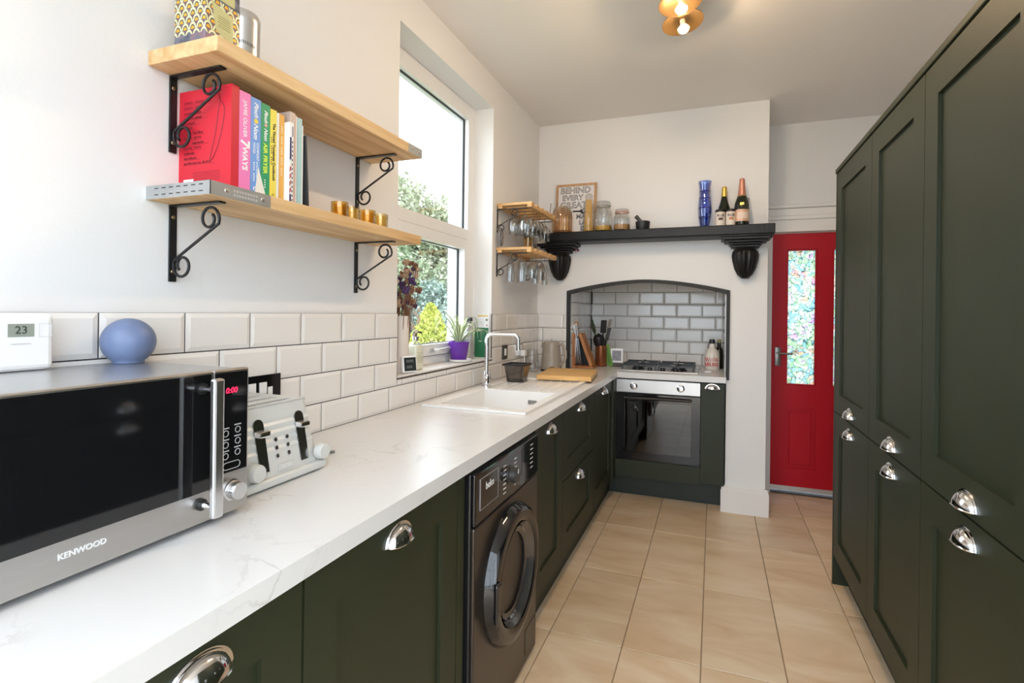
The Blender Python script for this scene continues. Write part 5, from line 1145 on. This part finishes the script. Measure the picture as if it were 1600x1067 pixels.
def wine_mesh(k):
    prof = {0: [(0.034, 0), (0.033, -0.003), (0.006, -0.008), (0.0035, -0.02), (0.0035, -0.075), (0.010, -0.085), (0.032, -0.110), (0.036, -0.140), (0.030, -0.185), (0.0285, -0.185), (0.0345, -0.140), (0.030, -0.112), (0.008, -0.088), (0, -0.086)],
            1: [(0.030, 0), (0.029, -0.003), (0.005, -0.007), (0.0035, -0.018), (0.0035, -0.060), (0.010, -0.070), (0.022, -0.100), (0.025, -0.150), (0.022, -0.210), (0.0208, -0.210), (0.0236, -0.150), (0.020, -0.102), (0.006, -0.074), (0, -0.073)],
            2: [(0.036, 0), (0.035, -0.003), (0.006, -0.008), (0.004, -0.02), (0.004, -0.065), (0.012, -0.075), (0.040, -0.105), (0.044, -0.135), (0.036, -0.185), (0.0345, -0.185), (0.0425, -0.135), (0.038, -0.107), (0.010, -0.078), (0, -0.076)]}[k]
    return MB().lathe(prof, (0, 0, 0), 26).mesh('wine_glass', CLEAR, smooth=True)
WG = [wine_mesh(k) for k in range(3)]
SM = mat('smoked_glass', (0.2, 0.2, 0.2), 0.1)
spots = [(RZU, 0.085, 3.088, 0), (RZU, 0.165, 3.088, 2), (RZU, 0.090, 3.187, 0), (RZU, 0.180, 3.187, 2), (RZU, 0.175, 3.286, 2), (RZU, 0.160, 3.385, 0), (RZU, 0.165, 3.484, 2),
         (RZL, 0.070, 3.088, 1), (RZL, 0.150, 3.088, 1), (RZL, 0.100, 3.187, 1), (RZL, 0.180, 3.187, 0), (RZL, 0.170, 3.286, 1), (RZL, 0.175, 3.385, 0), (RZL, 0.170, 3.484, 1)]
ORD = ['first', 'second', 'third', 'fourth', 'fifth']
for z, x, y, k in spots:
    o = link('wine_glass', WG[k], None, Vector((x, y, z + 0.025)))
    nm = 'upper' if z == RZU else 'lower'; slot = round((y - 3.088) / 0.099)
    mates = [q for q in spots if q[0] == z and q[2] == y]
    side = '' if len(mates) == 1 else (', wall side' if x == min(q[1] for q in mates) else ', room side')
    tag(o, '%s hanging under the %s rack, %s gap from the window%s' % (('wine glass', 'champagne flute', 'round wine glass')[k], nm, ORD[slot], side), 'glass', 'glasses hanging under the %s slatted rack' % nm)
# carafe standing on the lower rack, sticks on the top
gc = (0.070, 3.44, RZL + 0.0205)
ct = thing('glass_goblet', 'round smoky goblet standing upside down on the lower slatted rack', 'glass', gc)
MB().lathe([(0.040, 0.0), (0.050, 0.03), (0.046, 0.065), (0.020, 0.095), (0.006, 0.105), (0.005, 0.15), (0.034, 0.158)], gc, 26).obj('goblet', thin_glass('smoky_glass', (0.62, 0.57, 0.50), 0.14), ct, smooth=True)
cc = (0.150, 3.19, RZL + 0.0205)
cn = thing('amber_tumbler', 'small amber tumbler standing on the lower slatted rack', 'glass', cc)
MB().lathe([(0, 0.002), (0.030, 0.002), (0.036, 0.075), (0.034, 0.075), (0.028, 0.006)], cc, 24, flute=lambda a, h: 0.03 * math.sin(10 * a)).obj('tumbler', AMBER, cn, smooth=True)
pq = thing('oval_plaque', 'small grey oval plaque hanging beside the slatted racks', 'plaque', (0.004, 3.015, 1.785))
MB().prism([(3.018 + 0.030 * math.cos(q * PI / 16), 1.784 + 0.058 * math.sin(q * PI / 16)) for q in range(32)], 'X', 0.030, 0.038).obj('plaque', mat('grey_slate', (0.16, 0.155, 0.165), 0.6, vary=0.3, scale=60), pq)
MB().tube([(0.0385, 3.018 + 0.011 * math.sin(q * 0.9), 1.752 + q * 0.0055) for q in range(13)], 0.0015, 5).obj('script_mark', mat('pale_script', (0.55, 0.54, 0.55), 0.6), pq)
MB().tube([(0.034, 3.018, 1.842), (0.018, 3.022, 1.865), (0.006, 3.026, 1.86)], 0.001, 5).obj('cord', BLACKP, pq)
for x, y, tp_, lab in ((0.190, 3.52, (0.192, 3.545, 2.085), 'thin dark stick standing almost upright on the upper slatted rack'), (0.205, 3.53, (0.245, 3.535, 2.085), 'thin dark stick tilted outwards on the upper slatted rack')):
    tag(MB().tube([(x, y, RZU + 0.0205), tp_], 0.0022, 6).obj('incense_stick', mat('dark_stick', (0.08, 0.06, 0.05), 0.7), origin=(x, y, RZU + 0.0205)), lab, 'stick', 'sticks on the upper slatted rack')

# ================================================================ MANTEL SHELF
MZ0, MZ1, MY = 1.838, 1.905, 3.690
mt = thing('mantel_shelf', 'black painted mantel shelf across the chimney breast', 'shelf', (0.86, 3.78, MZ0))
MB().box(0.100, 1.618, MY, D - 0.001, MZ0 + 0.004, MZ1, 0.005).obj('board', MANTELM, mt)
MB().box(0.105, 1.613, MY + 0.010, D - 0.001, MZ0 - 0.006, MZ0 + 0.006, 0.003).obj('under_moulding', MANTELM, mt)
def corbel(label, x):
    rt = thing('corbel', label, 'corbel', (x, D - 0.05, 1.565), 'fluted black corbels under the mantel')
    cl_ = lambda m: [setattr(v, 'co', Vector((v.co.x, min(v.co.y, D - 0.0005), v.co.z))) for v in m.bm.verts]
    m = MB()
    for w, d_, z0, z1 in ((0.148, 0.150, 1.812, 1.832), (0.128, 0.132, 1.796, 1.812), (0.100, 0.112, 1.782, 1.796), (0.088, 0.100, 1.765, 1.782)): m.box(x - w, x + w, D - d_, D - 0.0005, z0, z1, 0.004)
    m.obj('stepped_top', MANTELM, rt)
    m = MB().lathe([(0, 1.563), (0.022, 1.566), (0.045, 1.590), (0.064, 1.630), (0.076, 1.680), (0.081, 1.715), (0.076, 1.742), (0.066, 1.752), (0.070, 1.760), (0.078, 1.768)], (x, D - 0.040, 0), 60, flute=lambda a, h: 0.055 * math.cos(11 * a) if 1.575 < h < 1.748 else 0); cl_(m)
    m.obj('fluted_drop', MANTELM, rt, smooth=True)
    return rt
corbel('fluted black corbel under the mantel next to the slatted racks', 0.186); corbel('fluted black corbel under the mantel next to the red door', 1.450)
m = MB()
for cx_, cz_, s in ((0.286, 1.795, 0.016), (0.312, 1.789, 0.012), (0.296, 1.775, 0.005)):
    m.prism([(cx_ + s * 16 * math.sin(t) ** 3 / 17, cz_ + s * (13 * math.cos(t) - 5 * math.cos(2 * t) - 2 * math.cos(3 * t) - math.cos(4 * t)) / 17) for t in [2 * PI * q / 28 for q in range(28)]], 'Y', D - 0.004, D - 0.0003)
tag(m.obj('heart_decoration', mat('dark_red_hearts', (0.22, 0.01, 0.03), 0.5), origin=(0.295, D - 0.002, 1.79)), 'tiny dark red hearts fixed to the wall under the mantel', 'decoration')
# picture
pf = thing('framed_print', 'wood framed print lettered BEHIND EVERY GREAT on the mantel', 'picture', (0.295, 3.80, MZ1))
T = Matrix.Translation((0.300, 3.802, MZ1 + 0.001)) @ Matrix.Rotation(-0.09, 4, 'X')
PW, PH = 0.152, 0.375
MB().ring('Y', -PW, PW, 0, PH, 0.016, -0.010, 0.008).xf(T).obj('frame', FRAMEW, pf)
pr = MB().box(-PW + 0.015, PW - 0.015, -0.002, 0.003, 0.015, PH - 0.015).xf(T).obj('print', mat('print_paper', (0.80, 0.77, 0.76), 0.6), pf)
INK = mat('black_ink', (0.02, 0.02, 0.025), 0.6); PAPW = mat('print_white', (0.80, 0.77, 0.76), 0.6)
rx, rz = T.to_3x3() @ XR, T.to_3x3() @ ZR
for s, sz, zz, xx in (('BEHIND', 0.064, 0.325, -0.006), ('EVERY', 0.056, 0.270, -0.026), ('GREAT', 0.066, 0.214, -0.018), ('MAN', 0.050, 0.128, 0.060), ('LAT', 0.046, 0.082, 0.068), ('IST', 0.050, 0.038, 0.072)):
    p = T @ Vector((xx, -0.0024, zz)); q = T @ Vector((xx, -0.0032, zz))
    text('lettering', s, sz, p, rx, rz, INK, pr, offset=0.0018); text('lettering_fill', s, sz, q, rx, rz, PAPW, pr, offset=-0.0014)
m = MB()
for k in range(7):
    a = k * 0.9; m.tube([T @ Vector((0.055 + 0.012 * math.cos(a), -0.004, 0.168 + 0.010 * math.sin(a))), T @ Vector((0.06 + 0.030 * math.cos(a + 0.7), -0.004, 0.168 + 0.020 * math.sin(a + 0.7))), T @ Vector((0.065 + 0.012 * math.cos(a + 1.6), -0.004, 0.170 + 0.018 * math.sin(a + 1.6)))], 0.0045, 5)
m.tube([T @ Vector((-0.02, -0.004, 0.168)), T @ Vector((0.05, -0.004, 0.166))], 0.006, 6)
m.obj('ink_drawing', INK, pr)
# ribbed vase (amber)
def jar_thing(name, label, x, y, prof, m_, seg=28, cat='jar', flute=None):
    rt = thing(name, label, cat, (x, y, MZ1)); MB().lathe(prof, (x, y, MZ1 + 0.0005), seg, flute=flute).obj('glass_body', m_, rt, smooth=True); return rt
jar_thing('ribbed_vase', 'dome-shaped ribbed amber glass on the mantel before the framed print', 0.218, 3.745, [(0, 0.002), (0.066, 0.002), (0.072, 0.012), (0.072, 0.120), (0.066, 0.160), (0.052, 0.185), (0.030, 0.195), (0.028, 0.192), (0.048, 0.180), (0.062, 0.155), (0.067, 0.118), (0.067, 0.014), (0, 0.010)], thin_glass('ribbed_amber', (0.985, 0.84, 0.62), 0.22), 72, 'vase', lambda a, h: 0.035 * math.cos(20 * a))
ps = jar_thing('pasta_jar', 'tall slim glass jar filled with spaghetti on the mantel', 0.415, 3.745, [(0, 0.002), (0.036, 0.002), (0.039, 0.010), (0.039, 0.190), (0.026, 0.225), (0.024, 0.248)], CLEAR, 28)
m = MB()
for k in range(40):
    a = k * 2.4; r = 0.032 * math.sqrt((k + 0.5) / 40); m.cyl((0.415 + r * math.cos(a), 3.745 + r * math.sin(a), MZ1 + 0.008), (0.415 + r * 0.62 * math.cos(a + 0.5), 3.745 + r * 0.62 * math.sin(a + 0.5), MZ1 + 0.232), 0.0036, 5)
o_ = m.obj('spaghetti', mat('dry_spaghetti', (0.78, 0.46, 0.10), 0.5, vary=0.15, scale=60), ps); o_['kind'] = 'stuff'
MB().lathe([(0.024, 0.248), (0.027, 0.250), (0.027, 0.262), (0.015, 0.276), (0, 0.280)], (0.415, 3.745, MZ1), 20).obj('stopper', CLEAR, ps, smooth=True)
def clip_jar(label, x, r, h, fillm, fh, lidm):
    rt = jar_thing('clip_jar', label, x, 3.745, [(0, 0.002), (r * 0.9, 0.002), (r, 0.012), (r, h * 0.62), (r * 0.82, h * 0.74), (r * 0.76, h * 0.78), (r * 0.76, h * 0.84)], CLEAR)
    MB().lathe([(0, 0.004), (r * 0.86, 0.004), (r * 0.94, 0.014), (r * 0.94, fh), (0, fh + 0.004)], (x, 3.745, MZ1), 24).obj('contents', fillm, rt, smooth=True)
    MB().lathe([(r * 0.78, h * 0.835), (r * 0.84, h * 0.85), (r * 0.84, h * 0.96), (r * 0.72, h), (0, h)], (x, 3.745, MZ1), 26).obj('lid', CLEAR, rt, smooth=True)
    MB().lathe([(r * 0.80, h * 0.82), (r * 0.86, h * 0.83), (r * 0.86, h * 0.86), (r * 0.80, h * 0.87)], (x, 3.745, MZ1), 26).obj('seal', lidm, rt, smooth=True)
    MB().tube([(x - r * 0.80, 3.745 - r * 0.3, MZ1 + h * 0.76), (x - 0.010, 3.745 - r * 0.9, MZ1 + h * 0.80), (x, 3.745 - r * 0.92, MZ1 + h * 0.93), (x + 0.010, 3.745 - r * 0.9, MZ1 + h * 0.80), (x + r * 0.80, 3.745 - r * 0.3, MZ1 + h * 0.76)], 0.002, 5).obj('wire_clip', STEEL, rt)
    return rt
clip_jar('larger clip-top glass jar with a little yellow pasta in its bottom', 0.520, 0.062, 0.212, mat('yellow_pasta', (0.62, 0.36, 0.06), 0.7, vary=0.4, scale=120, bump=0.6), 0.036, mat('grey_seal', (0.35, 0.35, 0.30), 0.5))
clip_jar('smaller clip-top glass jar with an orange seal and brown grains', 0.652, 0.058, 0.150, mat('brown_grains', (0.48, 0.27, 0.10), 0.8, vary=0.5, scale=160, bump=0.6), 0.042, mat('orange_seal', (0.65, 0.20, 0.09), 0.5))
mo = thing('mortar_and_pestle', 'small black stone mortar with its pestle on the mantel', 'mortar', (0.790, 3.745, MZ1))
MB().lathe([(0, 0.0005), (0.042, 0.0005), (0.045, 0.006), (0.050, 0.055), (0.046, 0.058), (0.036, 0.02), (0, 0.012)], (0.795, 3.745, MZ1), 26).obj('mortar', mat('black_granite', (0.018, 0.018, 0.019), 0.4, vary=0.3, scale=80), mo, smooth=True)
MB().tube([(0.805, 3.745, MZ1 + 0.025), (0.775, 3.742, MZ1 + 0.065), (0.748, 3.740, MZ1 + 0.096)], 0.011, 10, 0.014).obj('pestle', mat('dark_granite', (0.035, 0.035, 0.037), 0.4), mo, smooth=True)
bv = jar_thing('blue_vase', 'tall banded blue glass vase on the mantel', 1.197, 3.745, [(0, 0.002), (0.028, 0.001), (0.030, 0.008), (0.038, 0.05), (0.043, 0.10), (0.042, 0.15), (0.036, 0.21), (0.036, 0.26), (0.043, 0.302), (0.041, 0.302), (0.034, 0.26), (0.034, 0.21), (0.040, 0.15), (0.040, 0.10), (0.035, 0.05), (0.026, 0.012), (0, 0.010)], BLUEG, 32, 'vase')
for zz, r in ((0.065, 0.0405), (0.125, 0.0432), (0.19, 0.0385), (0.235, 0.0365)):
    MB().lathe([(r - 0.001, -0.004), (r + 0.0012, 0), (r - 0.001, 0.004)], (1.197, 3.745, MZ1 + zz), 32).obj('band', thin_glass('deep_blue_glass', (0.08, 0.14, 0.55), 0.12), bv, smooth=True)
BOT = mat('dark_wine_bottle', (0.010, 0.014, 0.006), 0.07, spec=0.6); CREAM = mat('cream_label', (0.74, 0.68, 0.60), 0.5)
def cyl_label(m, x, y, r, z0, z1, a0, a1): 
    N = 14; P0 = [[m.bm.verts.new((x + r * math.cos(a0 + (a1 - a0) * i / N), y + r * math.sin(a0 + (a1 - a0) * i / N), z)) for z in (z0, z1)] for i in range(N + 1)]
    for i in range(N): m.bm.faces.new([P0[i][0], P0[i + 1][0], P0[i + 1][1], P0[i][1]])
    return m
def wine(label, x, y, prof, foil, fz0, fz1, r, lz, words, lm=CREAM, half=1.45):
    rt = thing('wine_bottle', label, 'bottle', (x, y, MZ1)); MB().lathe(prof, (x, y, MZ1 + 0.0005), 28).obj('bottle_body', BOT, rt, smooth=True)
    if foil: MB().lathe([(0.0165 + (0.009 if fz1 > 0.29 else 0.003) * (1 - t) ** 1.6, fz0 + (fz1 - fz0) * t) for t in (0, 0.15, 0.3, 0.6, 0.9)] + [(0.0165, fz1 - 0.006), (0.013, fz1), (0, fz1)], (x, y, MZ1), 20).obj('foil', foil, rt, smooth=True)
    lb = cyl_label(MB(), x, y, r + 0.0006, MZ1 + lz[0], MZ1 + lz[1], -PI / 2 - half, -PI / 2 + half).obj('label', lm, rt)
    for s, sz, zz, mm in words:
        for k, ch_ in enumerate(s):
            n_ = Matrix.Rotation((k - (len(s) - 1) / 2) * sz * 0.74 / r + 0.12, 3, 'Z') @ Vector((0, -1, 0)); text('lettering', ch_, sz, Vector((x, y, MZ1 + zz)) + n_ * (r + 0.0012), ZR.cross(n_), ZR, mm, lb, offset=0.0006)
    return rt
GOLD = mat('gold_foil', (0.70, 0.50, 0.12), 0.3, 0.8); BK = mat('label_black', (0.03, 0.025, 0.025), 0.5)
wide = [(0, 0), (0.041, 0), (0.043, 0.005), (0.043, 0.100), (0.040, 0.118), (0.026, 0.165), (0.016, 0.205), (0.014, 0.235), (0.014, 0.262), (0, 0.262)]
wine('dark bottle with a gold foil neck standing behind the two spice jars', 1.318, 3.802, wide, GOLD, 0.205, 0.272, 0.043, (0.004, 0.080), [])
RUBL = mat('rub_label', (0.70, 0.62, 0.54), 0.5)
for x, lab, fm in ((1.294, 'spice jar labelled RUB with a dark brown picture, beside the blue vase', mat('dark_fruit', (0.08, 0.04, 0.05), 0.5)), (1.357, 'spice jar labelled RUB with an orange picture, beside the champagne bottle', mat('orange_fruit', (0.55, 0.20, 0.10), 0.5))):
    rt = thing('spice_jar', lab, 'jar', (x, 3.724, MZ1), 'spice jars on the mantel')
    MB().lathe([(0, 0), (0.0295, 0), (0.0305, 0.003), (0.0305, 0.092), (0.0295, 0.094), (0, 0.094)], (x, 3.724, MZ1 + 0.0005), 28).obj('jar_body', RUBL, rt, smooth=True)
    MB().lathe([(0.0312, 0.088), (0.0312, 0.102), (0.029, 0.105), (0, 0.105)], (x, 3.724, MZ1), 28).obj('lid', BLACKP, rt, smooth=True)
    for k, ch_ in enumerate('RUB'):
        n_ = Matrix.Rotation((k - 1) * 0.52 + 0.10, 3, 'Z') @ Vector((0, -1, 0)); text('lettering', ch_, 0.023, Vector((x, 3.724, MZ1 + 0.064)) + n_ * 0.0309, ZR.cross(n_), ZR, BK, rt, offset=0.0006)
    cyl_label(MB(), x, 3.724, 0.0309, MZ1 + 0.034, MZ1 + 0.050, -PI / 2 - 0.35, -PI / 2 + 0.55).obj('picture', fm, rt)
champ = [(0, 0), (0.043, 0), (0.045, 0.005), (0.045, 0.120), (0.042, 0.145), (0.030, 0.180), (0.020, 0.205), (0.016, 0.240), (0.0155, 0.290), (0, 0.292)]
PINK = mat('rose_foil', (0.62, 0.27, 0.20), 0.35, 0.6)
o = wine('champagne bottle with pink foil neck and a salmon label on the mantel', 1.424, 3.738, champ, PINK, 0.195, 0.304, 0.045, (0.022, 0.098), [], mat('salmon_label', (0.66, 0.40, 0.27), 0.35, 0.2), 1.2)
MB().lathe([(0.0305, 0.175), (0.0265, 0.190), (0.0215, 0.204)], (1.424, 3.738, MZ1 + 0.001), 24).obj('neck_collar', mat('bronze_collar', (0.42, 0.24, 0.10), 0.35, 0.6), o, smooth=True)
MB().box(1.410, 1.436, 3.6905, 3.6935, MZ1 + 0.125, MZ1 + 0.142, 0.001).obj('gold_seal', GOLD, o)
cyl_label(MB(), 1.424, 3.738, 0.0462, MZ1 + 0.040, MZ1 + 0.080, -PI / 2 - 0.7, -PI / 2 + 0.9).obj('label_print', mat('pale_label_print', (0.76, 0.60, 0.50), 0.5), o)
cj = jar_thing('corked_jar', 'clear glass jar with a grey rim behind the champagne bottle', 1.440, 3.818, [(0, 0.002), (0.032, 0.002), (0.032, 0.175)], CLEAR)
MB().lathe([(0.032, 0.172), (0.034, 0.176), (0.034, 0.188), (0.030, 0.190)], (1.440, 3.818, MZ1), 24).obj('rim', mat('blue_grey_rim', (0.20, 0.21, 0.24), 0.4), cj, smooth=True)

# ================================================================ CEILING LIGHT
BRASS = mat('aged_brass', (0.42, 0.25, 0.09), 0.33, 0.9, vary=0.15, scale=10)
BULB = mat('lit_bulb', (1, 0.9, 0.75), 0.5, emit=(1.0, 0.71, 0.43), estr=BULB_GLOW)
def ceiling_bar(label, x, ys, zd=2.645):
    rt = thing('ceiling_spotlight', label, 'ceiling light', (x, ys[len(ys) // 2], H))
    MB().box(x - 0.020, x + 0.020, min(ys) - 0.02, max(ys) + 0.02, H - 0.024, H - 0.0005, 0.004).obj('ceiling_bar', BRASS, rt)
    for k, y in enumerate(ys):
        tilt = Matrix.Translation((x, y, zd)) @ Matrix.Rotation(-0.13, 4, 'Y') @ Matrix.Rotation(-0.10, 4, 'X')
        d = MB().lathe([(0.020, 0.012), (0.064, 0.007), (0.089, -0.004), (0.090, -0.007), (0.087, -0.007), (0.062, 0.003), (0.018, 0.006), (0, 0.006)], (0, 0, 0), 40).xf(tilt).obj('reflector_disc', BRASS, rt, smooth=True)
        MB().cyl((x, y, zd + 0.008), (x, y, H - 0.02), 0.010, 12).obj('stem', BRASS, rt)
        h_ = MB().cyl(tilt @ Vector((0, 0, 0.006)), tilt @ Vector((0, 0, -0.020)), 0.011, 16).obj('bulb_holder', mat('cream_holder', (0.70, 0.62, 0.50), 0.4), d)
        prof_ = [(0.024 * math.sin(a), -0.036 - 0.020 * math.cos(a)) for a in [PI * q / 12 for q in range(13)]]
        MB().lathe([(0, prof_[0][1])] + prof_[1:7], (0, 0, 0), 20).xf(tilt).obj('bulb', BULB, d, smooth=True)
        MB().lathe(prof_[6:12] + [(0, prof_[12][1])], (0, 0, 0), 20).xf(tilt).obj('bulb_collar', WHITEP, d, smooth=True)
    return rt
ceiling_bar('brass multi-disc ceiling spotlight with lit bulbs', 1.115, (2.50, 2.335, 2.17, 2.005))
